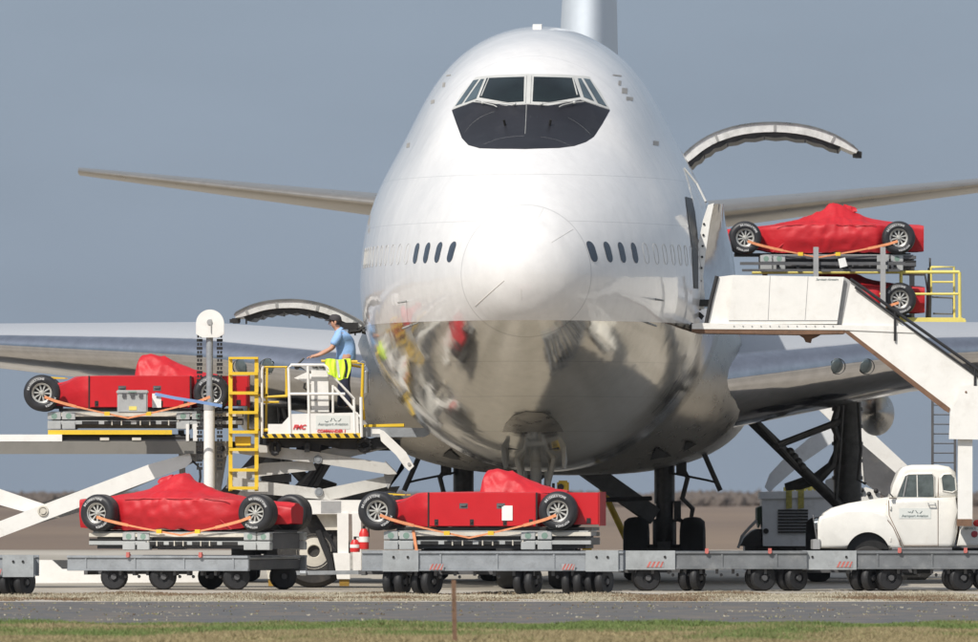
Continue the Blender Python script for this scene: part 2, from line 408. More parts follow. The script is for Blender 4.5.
def inside(x, z, s):
    hw, tp, bt, zc = sect(s)
    if hw < 1e-6: return False
    h = (tp - zc) if z > zc else (zc - bt)
    q = (z - zc) / max(h, 1e-6)
    return (x / (hw * lobe(s, q))) ** 2 + q ** 2 <= 1
def front_s(x, z):
    lo, hi = 0.0, 14.0
    if not inside(x, z, hi): return hi
    for _ in range(40):
        m = (lo + hi) / 2
        if inside(x, z, m): hi = m
        else: lo = m
    return hi
def fnorm(x, z, s):
    e = 1e-3
    def g(x, z, s):
        hw, tp, bt, zc = sect(s); h = (tp - zc) if z > zc else (zc - bt); return (x / (hw * lobe(s, (z - zc) / h))) ** 2 + ((z - zc) / h) ** 2
    return Vector((g(x + e, z, s) - g(x - e, z, s), g(x, z, s + e) - g(x, z, s - e), g(x, z + e, s) - g(x, z - e, s))).normalized()
def on_front(x, z, off):
    s = front_s(x, z); p = Vector((x, s, z)); return p + fnorm(x, z, s) * off
def side_x(s, z):
    hw, tp, bt, zc = sect(s); h = (tp - zc) if z > zc else (zc - bt); return hw * lobe(s, (z - zc) / h) * math.sqrt(max(0, 1 - ((z - zc) / h) ** 2))
def on_side(s, z, sg, off):
    x = side_x(s, z) * sg; return Vector((x, s, z)) + fnorm(x, z, s) * off
def px2xz(px, py, s): v = A(px, py, s); return (v.x, v.z)
def patch(name, poly, m, off, parent=plane, step=.07, fn=None, thick=0.0):
    """sheet of skin: outline poly (two surface coordinates), mapped onto the fuselage"""
    fn = fn or on_front
    pts = []; n = len(poly)
    for i in range(n):
        a, b = Vector(poly[i]), Vector(poly[(i + 1) % n]); k = max(1, int((b - a).length / step))
        for j in range(k): pts.append(a.lerp(b, j / k))
    nb = len(pts); edges = [(i, (i + 1) % nb) for i in range(nb)]
    xs = [p.x for p in pts]; ys = [p.y for p in pts]
    def ins(q):
        c = False; j = nb - 1
        for i in range(nb):
            if (pts[i].y > q.y) != (pts[j].y > q.y) and q.x < (pts[j].x - pts[i].x) * (q.y - pts[i].y) / (pts[j].y - pts[i].y) + pts[i].x: c = not c
            j = i
        return c
    x = min(xs) + step * .5
    inner = []
    while x < max(xs):
        y = min(ys) + step * .5
        while y < max(ys):
            q = Vector((x, y))
            if ins(q) and min((q - p).length for p in pts) > step * .45: inner.append(q)
            y += step
        x += step
    vs, es, fs, _, _, _ = delaunay_2d_cdt(pts + inner, edges, [list(range(nb))], 1, 1e-5)
    mb = MB(); bv = [mb.bm.verts.new(fn(v.x, v.y, off)) for v in vs]
    for f in fs:
        try: mb.bm.faces.new([bv[i] for i in f])
        except ValueError: pass
    if thick:
        g = bmesh.ops.extrude_face_region(mb.bm, geom=mb.bm.faces[:])
        ne = [v for v in g['geom'] if isinstance(v, bmesh.types.BMVert)]
        cen = Vector((0, 12, 5))
        for v in ne: v.co -= (v.co - Vector((0, v.co.y + 3, 5.5))).normalized() * thick
    o = obj(name, mb, m, parent); return o
def fline(mb, pts, r, off=.01, fn=None, n=5):
    """thin bead following the skin"""
    fn = fn or on_front; out = []
    for a, b in zip(pts, pts[1:]):
        a, b = Vector(a), Vector(b); k = max(1, int((b - a).length / .08))
        for j in range(k): q = a.lerp(b, j / k); out.append(fn(q.x, q.y, off))
    q = Vector(pts[-1]); out.append(fn(q.x, q.y, off)); mb.tube(out, r, n)

# skin material: white paint above, polished metal below one straight line, sheet seams
def skin_mat():
    m = bpy.data.materials.new('fuselage_skin'); m.use_nodes = True; nt = m.node_tree; b = nt.nodes['Principled BSDF']
    N, L = nt.nodes.new, nt.links.new
    def M(op, a, bb=None, c=None):
        n = N('ShaderNodeMath'); n.operation = op
        for i, v in enumerate((a, bb, c)):
            if v is None: continue
            if isinstance(v, (int, float)): n.inputs[i].default_value = v
            else: L(v, n.inputs[i])
        return n.outputs[0]
    tc = N('ShaderNodeTexCoord'); sp = N('ShaderNodeSeparateXYZ'); L(tc.outputs['Object'], sp.inputs[0])
    X, Y, Z = sp.outputs
    paint = N('ShaderNodeMapRange'); paint.inputs['From Min'].default_value = 4.695; paint.inputs['From Max'].default_value = 4.705; L(Z, paint.inputs['Value'])
    pf = paint.outputs[0]
    n1 = N('ShaderNodeTexNoise'); n1.inputs['Scale'].default_value = .8; n1.inputs['Detail'].default_value = 3; L(tc.outputs['Object'], n1.inputs['Vector'])
    n2 = N('ShaderNodeTexNoise'); n2.inputs['Scale'].default_value = 4; n2.inputs['Detail'].default_value = 9; n2.inputs['Roughness'].default_value = .7; L(tc.outputs['Object'], n2.inputs['Vector'])
    lines = None
    for sy in (.86, 6.1, 8.8, 11.4, 14.0, 16.6):
        d = M('COMPARE', Y, sy, .007 if sy > 1 else .014); lines = d if lines is None else M('MAXIMUM', lines, d)
    for sz in (7.25, 6.42, 4.0, 3.4, 2.8):
        d = M('MULTIPLY', M('COMPARE', Z, sz, .006), M('GREATER_THAN', Y, .88)); lines = M('MAXIMUM', lines, d)
    mr = N('ShaderNodeMapRange'); mr.inputs['From Min'].default_value = .3; mr.inputs['From Max'].default_value = .7; mr.inputs['To Min'].default_value = .93; mr.inputs['To Max'].default_value = 1.03; L(n2.outputs['Fac'], mr.inputs['Value'])
    wc = N('ShaderNodeVectorMath'); wc.operation = 'SCALE'; wc.inputs[0].default_value = (.765, .75, .735); 
    mps = N('ShaderNodeMapping'); mps.inputs['Scale'].default_value = (2.2, 2.2, .22); L(tc.outputs['Object'], mps.inputs[0])
    ns = N('ShaderNodeTexNoise'); ns.inputs['Scale'].default_value = 2.4; ns.inputs['Detail'].default_value = 7; L(mps.outputs[0], ns.inputs['Vector'])
    ms = N('ShaderNodeMapRange'); ms.inputs['From Min'].default_value = .5; ms.inputs['From Max'].default_value = .75; ms.inputs['To Min'].default_value = 1; ms.inputs['To Max'].default_value = .95; L(ns.outputs['Fac'], ms.inputs['Value'])
    L(M('MULTIPLY', mr.outputs[0], ms.outputs[0]), wc.inputs['Scale'])
    mc = N('ShaderNodeVectorMath'); mc.operation = 'SCALE'; mc.inputs[0].default_value = (.70, .68, .63)
    m2 = N('ShaderNodeMapRange'); m2.inputs['To Min'].default_value = .72; m2.inputs['To Max'].default_value = 1.15; L(n2.outputs['Fac'], m2.inputs['Value']); L(m2.outputs[0], mc.inputs['Scale'])
    mx = N('ShaderNodeMix'); mx.data_type = 'RGBA'; L(pf, mx.inputs['Factor']); L(mc.outputs[0], mx.inputs['A']); L(wc.outputs[0], mx.inputs['B'])
    ml = N('ShaderNodeMix'); ml.data_type = 'RGBA'; L(M('MULTIPLY', lines, .3), ml.inputs['Factor']); L(mx.outputs['Result'], ml.inputs['A']); ml.inputs['B'].default_value = (.2, .2, .2, 1)
    L(ml.outputs['Result'], b.inputs['Base Color'])
    L(M('MULTIPLY', M('SUBTRACT', 1.0, pf), .93), b.inputs['Metallic'])
    rr = M('ADD', M('MULTIPLY', pf, .2), M('ADD', .06, M('MULTIPLY', n2.outputs['Fac'], .14))); L(rr, b.inputs['Roughness'])
    L(M('MULTIPLY', pf, .9), b.inputs['Coat Weight']); b.inputs['Coat Roughness'].default_value = .06
    bp = N('ShaderNodeBump'); bp.inputs['Distance'].default_value = .022; L(n1.outputs['Fac'], bp.inputs['Height']); L(bp.outputs[0], b.inputs['Normal']); L(bp.outputs[0], b.inputs['Coat Normal'])
    return m
M_skin = skin_mat()
mb = MB(); NT = 128
stn = [ (i / 60) ** 2 * 14 for i in range(1, 61)] + [14 + i * 1.35 for i in range(1, 41)]
tip = mb.bm.verts.new((0, 0, TZ)); prev = None
for s in stn:
    ring = [mb.bm.verts.new(fus(s, 2 * math.pi * k / NT)) for k in range(NT)]
    for k in range(NT):
        if prev is None: mb.bm.faces.new((tip, ring[k], ring[(k + 1) % NT]))
        else: mb.bm.faces.new((prev[k], ring[k], ring[(k + 1) % NT], prev[(k + 1) % NT]))
    prev = ring
mb.bm.faces.new(prev[::-1])
fuselage = obj('fuselage', mb, M_skin, plane, ang=80)

# cockpit glazing: outlines measured on the nose, laid on the curved skin
def smooth(pts, n=24):
    out = []
    for k in range(n + 1):
        t = k / n * (len(pts) - 1); i = min(int(t), len(pts) - 2); f = t - i
        p0, p1, p2, p3 = pts[max(i - 1, 0)], pts[i], pts[i + 1], pts[min(i + 2, len(pts) - 1)]
        out.append(tuple(.5 * ((2 * p1[j]) + (-p0[j] + p2[j]) * f + (2 * p0[j] - 5 * p1[j] + 4 * p2[j] - p3[j]) * f * f + (-p0[j] + 3 * p1[j] - 3 * p2[j] + p3[j]) * f ** 3) for j in range(2)))
    return out
def zz(X, Y): return px2xz(440 + X / 5.433, 60 + Y / 5.433, 5.0)
M_frame = mat('window_frame_paint', (.50, .50, .48), .45, var=.08)
M_glare = mat('anti_glare_black', (.012, .012, .016), .45, var=.3, vs=2, dirt=(.04, .04, .045), dscale=2.5, damt=.4)
fr = patch('windshield_frame', [zz(*q) for q in ((188, 86), (300, 78), (480, 74), (660, 76), (805, 84), (868, 170), (922, 270), (765, 217), (602, 252), (480, 243), (365, 252), (200, 222), (62, 270), (112, 180))], M_frame, .006)
gl = patch('anti_glare_panel', [zz(*q) for q in ((62, 272), (200, 224), (365, 254), (480, 246), (602, 254), (765, 220), (922, 273), (885, 350), (842, 425), (800, 456), (740, 480), (660, 493), (480, 500), (320, 497), (230, 492), (165, 472), (126, 432), (92, 350))], M_glare, .004)
M_pane = mat('cockpit_glass', (.010, .017, .018), .07, var=.5, vs=1.5, rvar=.03)
M_panes = mat('side_cockpit_glass', (.07, .10, .115), .1, var=.4, vs=1.5, rvar=.03)
panes = [((250, 96), (456, 92), (458, 232), (370, 237), (214, 205)), ((508, 92), (722, 96), (762, 204), (600, 236), (506, 232)),
         ((218, 101), (236, 100), (198, 212), (132, 234)), ((176, 106), (206, 102), (118, 238), (82, 250)),
         ((744, 98), (762, 98), (836, 226), (780, 205)), ((774, 97), (808, 101), (904, 254), (856, 236))]
for i, q in enumerate(panes):
    patch('windshield_pane' if i < 2 else 'side_pane', [zz(*v) for v in q], M_pane if i < 2 else M_panes, .012, plane)
mb = MB()
for x in (468, 494): fline(mb, [zz(x, 86), zz(x, 240)], .006, .016)
for q in (((262, 100), (226, 200)), ((718, 100), (745, 195))): fline(mb, [zz(*q[0]), zz(*q[1])], .012, .016)
obj('windshield_post', mb, M_frame, plane)
for sg in (1, -1):
    def z2(X, Y): return zz(X, Y) if sg > 0 else zz(967 - X, Y)
    mb = MB(); fline(mb, [z2(190, 240), z2(240, 246), z2(300, 262), z2(318, 272)], .010, .05); fline(mb, [z2(245, 244), z2(330, 246), z2(412, 258)], .008, .06)
    mb.ball(on_front(*z2(240, 246), .05), .03); mb.ball(on_front(*z2(412, 256), .05), .03)
    obj('wiper', mb, M_frame, plane)
    mb = MB(); mb.cyl(on_front(*z2(363, 365), -.02), on_front(*z2(363, 365), .12), .022, 8); obj('washer_nozzle', mb, M_blackm, plane)
mb = MB(); fline(mb, [zz(474, 250), zz(474, 415)], .007, .006); 
for q in ([(250, 470), (330, 441), (400, 430), (470, 425)], [(560, 432), (600, 437), (660, 452), (728, 484)], [(140, 400), (178, 352), (232, 312), (300, 285)], [(700, 320), (745, 345), (790, 380), (822, 412)]):
    fline(mb, [zz(*v) for v in smooth(q, 14)], .0018, .003)
obj('panel_seam', mb, M_gear, plane)
# radome lightning strips
mb = MB()
for a, b in (((475, 306), (505, 281)), ((522, 289), (522, 300)), ((543, 208), (538, 219)), ((573, 229), (552, 243))):
    mb = MB(); fline(mb, [px2xz(*a, .7), px2xz(*b, .7)], .006 if a[0] == 475 else .0035, .003); obj('lightning_strip', mb, M_truck, plane)
mb = MB()

# cabin windows: glazed ones near the nose, blanked ones aft
def rrect(cx, cy, w, h, r, n=4):
    out = []
    for sx, sy, a0 in ((1, 1, 0), (-1, 1, 90), (-1, -1, 180), (1, -1, 270)):
        for k in range(n + 1):
            a = R(a0 + 90 * k / n); out.append((cx + sx * (w / 2 - r) + r * math.cos(a), cy + sy * (h / 2 - r) + r * math.sin(a)))
    return out
M_cabin = mat('cabin_window_glass', (.045, .06, .085), .12, var=.2, rvar=.03)
WZ = px2xz(440, 253, 2.5)[1]
for sg in (-1, 1):
    x0 = abs(px2xz(453 if sg < 0 else 594, 253, 2.4)[0])
    lo, hi = 0, 10
    for _ in range(30):
        m = (lo + hi) / 2
        if side_x(m, WZ) < x0: lo = m
        else: hi = m
    fn = lambda s, z, off, sg=sg: on_side(s, z, sg, off)
    for k in range(15):
        s = lo + k * .508; q = rrect(s, WZ, .215, .36, .10)
        if k < 4: patch('cabin_window', q, M_cabin, .006, plane, .08, fn)
        elif 7.2 < s < 8.6 and sg > 0: continue
        else:
            mb = MB(); pts = [fn(a, b, .002) for a, b in q]; mb.tube(pts, .004, 4, closed=True); obj('blanked_window', mb, M_frame, plane)
# small marks on the upper deck sides
for i, (px, py, w, h) in enumerate(((409, 146, 4, 5), (434, 103, 4, 4), (445, 86, 3, 5), (449, 76, 5, 1.5), (618, 77, 8, 1.5), (621, 85, 2.5, 5), (626, 93, 5, 6), (631, 101, 6, 4), (657, 145, 5, 5))):
    s = 8.0; a = px2xz(px, py, s); ww, hh = w / 56.5, h / 56.5
    patch('service_panel', [(a[0] - ww / 2, a[1] - hh / 2), (a[0] + ww / 2, a[1] - hh / 2), (a[0] + ww / 2, a[1] + hh / 2), (a[0] - ww / 2, a[1] + hh / 2)], mat('panel_mark', (.33, .31, .28), .5) if i == 0 else MATS['panel_mark'], .004, plane, .06)
# probes and aerials
def probe(pxs, s=3.0):
    mb = MB(); a = px2xz(*pxs, s); p = on_front(*a, 0); n = fnorm(a[0], a[1], front_s(*a)); q = p + n * .16
    mb.tube([p, q, q + Vector((0, -.22, 0))], [.022, .016, .01], 6)
    obj('pitot_probe', mb, M_gear, plane)
for q in ((406, 301), (410, 325), (655, 299), (648, 323)): probe(q)
mb = MB(); mb.beam((0, 8.9, 10.02), (0, 9.3, 10.05), .16, .09); obj('aerial', mb, M_white, plane)
mb = MB(); p = Vector((*px2xz(639, 80, 9.5), 0)); q = A(637, 81, 9.6); mb.tube([q - Vector((.2, 0, .12)), q], [.03, .035], 8); obj('strobe_light', mb, M_lamp, plane)

# belly fairing under the wing
def fairing(u, v):
    s = 15.5 + u * 28; k = min(1, max(0, (u) / .14)); k = math.sin(k * math.pi / 2); e = 1 - max(0, (u - .75) / .25) ** 2 * .6
    hw = (2.2 + 1.45 * k) * e; hh = (1.2 + .65 * k) * e; th = 2 * math.pi * v; c, sn = math.cos(th), math.sin(th); p = 2 / 2.6
    return Vector((hw * abs(c) ** p * (1 if c > 0 else -1), s, 3.9 + hh * abs(sn) ** p * (1 if sn > 0 else -1)))
mb = MB(); V = mb.grid(fairing, 40, 72, True); mb.bm.faces.new(V[0]); mb.bm.faces.new(V[-1][::-1])
bm_f = mb.bm.copy(); obj('belly_fairing', mb, M_metald, plane, ang=60)
BF = BVHTree.FromBMesh(bm_f)
# bright rim where the fairing starts
# air scoops
def hitpt(bvh, x, z, off=.01):
    h = bvh.ray_cast(Vector((x, 5, z)), Vector((0, 1, 0)))
    return (h[0] + h[1] * (off if h[1].y < 0 else -off)) if h[0] else None
for q in (((650, 459), (656, 449), (657, 446), (672, 455), (660, 457)), ((683, 451), (686, 441), (690, 441), (697, 443)), ((443, 455), (452, 449), (462, 459), (452, 458))):
    pts = [px2xz(x, y, 18) for x, y in q]; hs = [hitpt(BF, a, b) for a, b in pts]
    if all(hs):
        mb = MB(); mb.bm.faces.new([mb.bm.verts.new(h + Vector((0, -.03, -.02))) for h in hs]); obj('air_scoop', mb, M_blackm, plane)

# wings, tailplanes, fin: lofted from aerofoil sections
def foil(n=26):
    up, lo = [], []
    for i in range(n + 1):
        t = (1 - math.cos(math.pi * i / n)) / 2
        y = 5 * (.2969 * math.sqrt(t) - .126 * t - .3516 * t * t + .2843 * t ** 3 - .1036 * t ** 4)
        up.append((t, y)); lo.append((t, -y))
    return up[::-1] + lo[1:-1]
def loft(mb, secs):
    """secs: (origin xyz of leading edge, chord, thickness m, axis 'z' or 'x')"""
    fo = foil(); rings = []
    for o, c, th, ax in secs:
        r = []
        for t, y in fo:
            d = y * th
            if ax == 'z': r.append(mb.bm.verts.new((o[0], o[1] + t * c, o[2] + d - t * 0.0)))
            else: r.append(mb.bm.verts.new((o[0] + d, o[1] + t * c, o[2])))
        rings.append(r)
    n = len(fo)
    for a, b in zip(rings, rings[1:]):
        for k in range(n): mb.bm.faces.new((a[k], a[(k + 1) % n], b[(k + 1) % n], b[k]))
    mb.bm.faces.new(rings[0]); mb.bm.faces.new(rings[-1][::-1])
def spansecs(tab, ax, n=6):
    out = []
    for (a, b) in zip(tab, tab[1:]):
        for k in range(n):
            t = k / n; out.append((tuple(a[0][i] * (1 - t) + b[0][i] * t for i in range(3)), a[1] * (1 - t) + b[1] * t, a[2] * (1 - t) + b[2] * t, ax))
    out.append((*tab[-1][:3], ax)); return out
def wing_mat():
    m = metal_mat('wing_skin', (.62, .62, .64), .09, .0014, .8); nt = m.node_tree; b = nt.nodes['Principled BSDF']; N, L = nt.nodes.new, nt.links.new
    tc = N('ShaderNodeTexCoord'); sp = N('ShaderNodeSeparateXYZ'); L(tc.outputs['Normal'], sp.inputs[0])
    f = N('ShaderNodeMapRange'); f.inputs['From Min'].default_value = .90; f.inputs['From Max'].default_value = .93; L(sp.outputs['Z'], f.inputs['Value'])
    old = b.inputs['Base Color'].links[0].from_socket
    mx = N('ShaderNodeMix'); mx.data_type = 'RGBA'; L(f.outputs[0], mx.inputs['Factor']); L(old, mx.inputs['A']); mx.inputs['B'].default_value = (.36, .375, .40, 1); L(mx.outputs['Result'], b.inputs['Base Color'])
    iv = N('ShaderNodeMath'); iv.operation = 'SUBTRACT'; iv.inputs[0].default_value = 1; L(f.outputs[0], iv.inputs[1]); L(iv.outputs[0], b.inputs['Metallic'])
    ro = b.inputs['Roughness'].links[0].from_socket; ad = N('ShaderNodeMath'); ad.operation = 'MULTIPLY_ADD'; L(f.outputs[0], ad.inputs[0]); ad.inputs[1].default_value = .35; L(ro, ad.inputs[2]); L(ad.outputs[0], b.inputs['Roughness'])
    return m
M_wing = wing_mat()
WB = {}
for sg in (-1, 1):
    tab = [((sg * 1.5, 16.2, 3.62), 17.0, 1.98), ((sg * 3.2, 17.6, 3.80), 15.4, 1.80), ((sg * 6.7, 20.4, 4.28), 12.6, 1.32), ((sg * 10.8, 23.7, 4.52), 10.0, .84), ((sg * 20, 31.0, 5.6), 6.8, .62), ((sg * 29.8, 38.8, 6.7), 4.0, .33)]
    mb = MB(); loft(mb, spansecs(tab, 'z')); bc = mb.bm.copy(); bmesh.ops.recalc_face_normals(bc, faces=bc.faces); WB[sg] = BVHTree.FromBMesh(bc)
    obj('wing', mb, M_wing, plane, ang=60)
    # landing lights in the leading edge
    for px in ((837, 866) if sg > 0 else (239, 267)):
        x, z = px2xz(px, 366, 19); h = WB[sg].ray_cast(Vector((x, 5, z)), Vector((0, 1, 0)))
        if h[0]:
            p, nrm = h[0], h[1]; nrm = nrm if nrm.y < 0 else -nrm
            mb = MB(); mb.lathe([(.0, .03), (.09, .022), (.135, .0), (.145, -.03)], p + nrm * .012, nrm, 24); L1 = obj('landing_light', mb, mat('landing_light_glass', (.13, .16, .17), .15, metal=.4, rvar=.04) if 'landing_light_glass' not in MATS else MATS['landing_light_glass'], plane)
            mb = MB(); mb.tube([p + nrm * .012 + Vector((math.cos(t) * .145, nrm.z * -.0, math.sin(t) * .145)) for t in [k * math.pi / 10 for k in range(20)]], .010, 6, closed=True); obj('light_rim', mb, M_blackm, L1)
    # flap fairings under the wing
    for (x, z, r, s0) in ((6.05, 3.26, (.36, 3.6, .44), 33.5), (12.5, 4.0, (.28, 3.2, .36), 37.5)):
        mb = MB(); mb.ball((sg * x, s0, z), r, 24); obj('flap_fairing', mb, M_metald, plane)
    # tailplane
    tab = [((sg * .6, 53.5, 7.36), 8.5, .74), ((sg * 1.5, 54.2, 7.46), 8.0, .66), ((sg * 6.2, 57.6, 8.02), 5.2, .40), ((sg * 11.1, 61.4, 8.62), 2.6, .17)]
    mb = MB(); loft(mb, spansecs(tab, 'z')); obj('tailplane', mb, mat('tailplane_skin', (.40, .37, .33), .3, metal=.75, var=.1) if 'tailplane_skin' not in MATS else MATS['tailplane_skin'], plane, ang=60)
tab = [((0, 48, 7.6), 16, 1.5), ((0, 51.0, 10.2), 12.5, 1.28), ((0, 56.5, 15.5), 8.5, .9), ((0, 60.8, 19.3), 5, .5)]
mb = MB(); loft(mb, spansecs(tab, 'x')); obj('tail_fin', mb, mat('fin_paint', (.50, .54, .58), .35, var=.05), plane, ang=60)

# landing gear
def wheel_mb(mb, c, r, w, ax=(1, 0, 0), n=28):
    mb.lathe([(r * .42, -w * .5), (r * .6, -w * .5), (r * .86, -w * .47), (r * .97, -w * .3), (r, -w * .08), (r, w * .08), (r * .97, w * .3), (r * .86, w * .47), (r * .6, w * .5), (r * .42, w * .5), (r * .4, w * .3), (0, w * .3)], c, ax, n)
    mb.lathe([(0, -w * .3), (r * .42, -w * .3), (r * .42, -w * .5)], c, ax, n)
def gear(name, x, s, ztop, bogie, track, dark, lean=0):
    st = MB(); m = M_geard if dark else M_gear; q = 1 if dark else .5
    st.cyl((x, s, .62), (x + lean, s, ztop), .17 * q, 14); st.cyl((x, s, .45), (x, s, 1.2), .23 * q, 14); st.cyl((x + lean * .5, s, 1.5), (x + lean, s, ztop), (.27 if name == 'wing' else .20) * q, 14)
    g = obj('landing_gear', st, m, plane)
    mb = MB(); mb.beam((x, s - bogie * .5 - .1, .62), (x, s + bogie * .5 + .1, .62), .26, .3)
    for yy in ((s - bogie / 2, s + bogie / 2) if bogie else (s,)): mb.cyl((x - track / 2 - .1, yy, .62), (x + track / 2 + .1, yy, .62), .09, 10)
    obj('bogie', mb, m, g)
    for yy in ((s - bogie / 2, s + bogie / 2) if bogie else (s,)):
        for sx in (-1, 1):
            mb = MB(); wheel_mb(mb, (x + sx * track / 2, yy, .62), .62, .48); obj('tyre', mb, M_gtyre, g)
    return g
g = gear('nose', 0, 8.0, 3.2, 0, .92, False)
mb = MB()
for sg in (-1, 1):
    mb.cyl((sg * .36, 8.4, 2.75), (sg * .20, 8.05, 1.9), .04, 8); mb.cyl((sg * .46, 7.2, 2.8), (sg * .19, 8.0, 1.75), .05, 8); mb.cyl((sg * .19, 8.0, 2.1), (sg * .16, 8.0, 1.5), .035, 8)
    mb.cyl((sg * .22, 7.85, 1.95), (sg * .22, 7.85, 1.3), .05, 8)
mb.box((0, 7.75, 2.72), (.42, .25, .24)); mb.box((0, 7.85, 1.75), (.5, .2, .16)); mb.box((-.1, 7.8, 1.45), (.3, .2, .2)); obj('brace', mb, M_gear, g)
for sg in (-1, 1):   # nose bay doors hang open either side
    mb = MB(); mb.prism([(sg * .55, 6.2, 2.84), (sg * .58, 6.25, 2.7), (sg * .56, 6.3, 2.3), (sg * .53, 6.5, 2.14), (sg * .50, 6.5, 2.2), (sg * .50, 6.3, 2.80)], (0, 1.9, 0)); obj('gear_door', mb, M_gear, plane)
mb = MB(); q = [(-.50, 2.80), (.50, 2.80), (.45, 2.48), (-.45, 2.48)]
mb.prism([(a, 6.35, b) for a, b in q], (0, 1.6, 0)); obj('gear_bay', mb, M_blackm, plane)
# the pressed hump of the bay ahead of the doors
patch('bay_fairing', [px2xz(*q, 5.5) for q in ((503, 432), (507, 424), (515, 416), (528, 412), (545, 413), (556, 419), (562, 427), (564, 432))], M_metald, .005, plane, .07)
for sg in (-1, 1):
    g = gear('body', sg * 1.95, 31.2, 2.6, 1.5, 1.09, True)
    mb = MB(); mb.beam((sg * .2, 30.6, 2.35), (sg * 1.75, 31.1, 1.25), .22, .34); mb.cyl((sg * .1, 30.4, 1.55), (sg * 1.7, 31.0, 1.6), .045, 8)
    mb.tube([(sg * 2.2, 31, 2.4), (sg * 2.4, 31, 2.0), (sg * 2.3, 31, 1.6), (sg * 2.5, 31, 1.4), (sg * 2.45, 31, 1.1), (sg * 2.2, 31, 1.2)], .05, 6)
    mb.box((sg * 2.28, 31, 2.2), (.2, .3, .3)); mb.box((sg * 2.2, 31.2, 1.35), (.14, .3, .4)); mb.cyl((sg * 1.6, 31, 1.0), (sg * 1.4, 31, .8), .07, 8); mb.cyl((sg * 2.3, 31, 1.0), (sg * 2.5, 31, .8), .07, 8)
    mb.tube([(sg * 2.05, 29.5, 2.1), (sg * 2.8, 29.6, 1.95), (sg * 3.0, 29.6, 1.9)], .025, 6); mb.tube([(sg * 2.7, 29.6, 2.55), (sg * 2.85, 29.6, 2.2), (sg * 3.05, 29.6, 1.75)], .05, 6)
    obj('brace', mb, M_geard, g)
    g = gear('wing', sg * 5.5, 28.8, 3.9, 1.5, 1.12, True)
    mb = MB()
    a, b = A(742, 411, 26), A(846, 512, 28.6); a.x *= 1; 
    def mx(v): return Vector((abs(v.x) * sg, v.y, v.z))
    mb.cyl(mx(a), mx(b), .11, 10); mb.cyl(mx(A(750, 414, 26)), mx(A(800, 470, 27)), .05, 8); mb.cyl(mx(A(776, 446, 26.5)), mx(A(838, 422, 28)), .07, 8)
    mb.tube([mx(A(838, 405, 28)), mx(A(833, 425, 28)), mx(A(839, 440, 28)), mx(A(832, 465, 28)), mx(A(818, 478, 28)), mx(A(800, 484, 28)), mx(A(785, 487, 28))], [.05, .07, .06, .09, .12, .11, .07], 8)
    mb.tube([mx(A(843, 405, 28)), mx(A(840, 450, 28)), mx(A(836, 500, 28))], .03, 6); mb.tube([mx(A(858, 400, 28)), mx(A(861, 450, 28)), mx(A(858, 480, 28)), mx(A(866, 484, 28))], .03, 6)
    for k in range(4): c = A(790 + k * 4, 452 + k * 5, 27); mb.ball(mx(c), .09, 8)
    for k in range(7): z = 1.3 + k * .33; mb.cyl((sg * 5.5, 28.8, z), (sg * 5.5, 28.8, z + .07), .30, 14)
    obj('brace', mb, M_geard, g)

# forward lower hold door, open upwards on the right side of the aircraft (left in view)
def arc_door(name, pts, s0, depth, th, m, inner_m, sgn):
    """curved door leaf; pts: its end profile in photo pixels"""
    P0 = [A(x, y, s0) for x, y in pts]; n = len(P0)
    def nrm(i):
        a = P0[max(0, i - 1)]; b = P0[min(n - 1, i + 1)]; d = (b - a).normalized(); return Vector((-d.z, 0, d.x)) * sgn
    def thk(i):
        t = i / (n - 1); return th * (min(1, .45 + t * 3, .45 + (1 - t) * 4))
    mb = MB(); prof = [P0[i] for i in range(n)] + [P0[i] - nrm(i) * thk(i) for i in range(n - 1, -1, -1)]
    mb.prism(prof, (0, depth, 0)); d = obj(name, mb, m, plane, ang=50, bevel=.05)
    prof = [P0[i] + nrm(i) * (.035 if 0 < i < n - 1 else .01) for i in range(n)] + [P0[i] for i in range(n - 1, -1, -1)]
    mb = MB(); mb.prism(prof, (0, depth + .06, 0)); obj('outer_skin', mb, M_metald, d).location = (0, -.03, 0)
    i0, i1 = 2, n - 2; prof = [P0[i] - nrm(i) * thk(i) * .95 for i in range(i0, i1)] + [P0[i] - nrm(i) * (thk(i) + .085 + .03 * (i % 2)) for i in range(i1 - 1, i0 - 1, -1)]
    mb = MB(); mb.prism(prof, (0, depth - .2, 0)); obj('inner_frame', mb, M_geard, d).location = (0, .1, 0)
    for i in range(i0, i1, 4):
        c = P0[i] - nrm(i) * (thk(i) + .11); mb = MB(); mb.box(c + Vector((0, .06, 0)), (.03, .06, .09)); obj('hook', mb, M_blackm, d)
    for i in range(3, n - 2, 6):       # inner
        mb = MB()
        c = P0[i] - nrm(i) * thk(i) * .55; u = nrm(i)
        t = (P0[i + 1] - P0[i - 1]).normalized(); mb.box(c + Vector((0, 0, 0)), (.05, .03, thk(i) * .8), Matrix((t, Vector((0, 1, 0)), t.cross(Vector((0, 1, 0))))).transposed()); obj('rib', mb, inner_m, d)
    mb = MB(); e = P0[-1]
    for k in range(5): mb.box(e + Vector((random.uniform(-.05, .05) * 1.0, .1 + .5 * k, random.uniform(-.12, -.03))), (.13, .06, .07))
    obj('latch', mb, M_blackm, d); return d
M_door = mat('door_edge_metal', (.80, .79, .75), .3, metal=.35, var=.2, vs=5, dirt=(.3, .29, .25), dscale=6, damt=.4)
fd = arc_door('hold_door', smooth([(369, 329), (350, 317), (325, 306), (298, 301), (270, 302), (250, 307), (234, 315)]), 13.4, 2.6, .13, M_door, M_gear, -1)
mb = MB(); mb.tube([A(372, 322, 13.4), A(358, 331, 13.3), A(349, 332, 13.2)], .045, 6); mb.tube([A(362, 331, 13.3), A(376, 335, 13.3)], .05, 6); mb.box(A(350, 326, 13.4), (.3, .3, .12)); obj('hinge_arm', mb, M_blackm, fd)
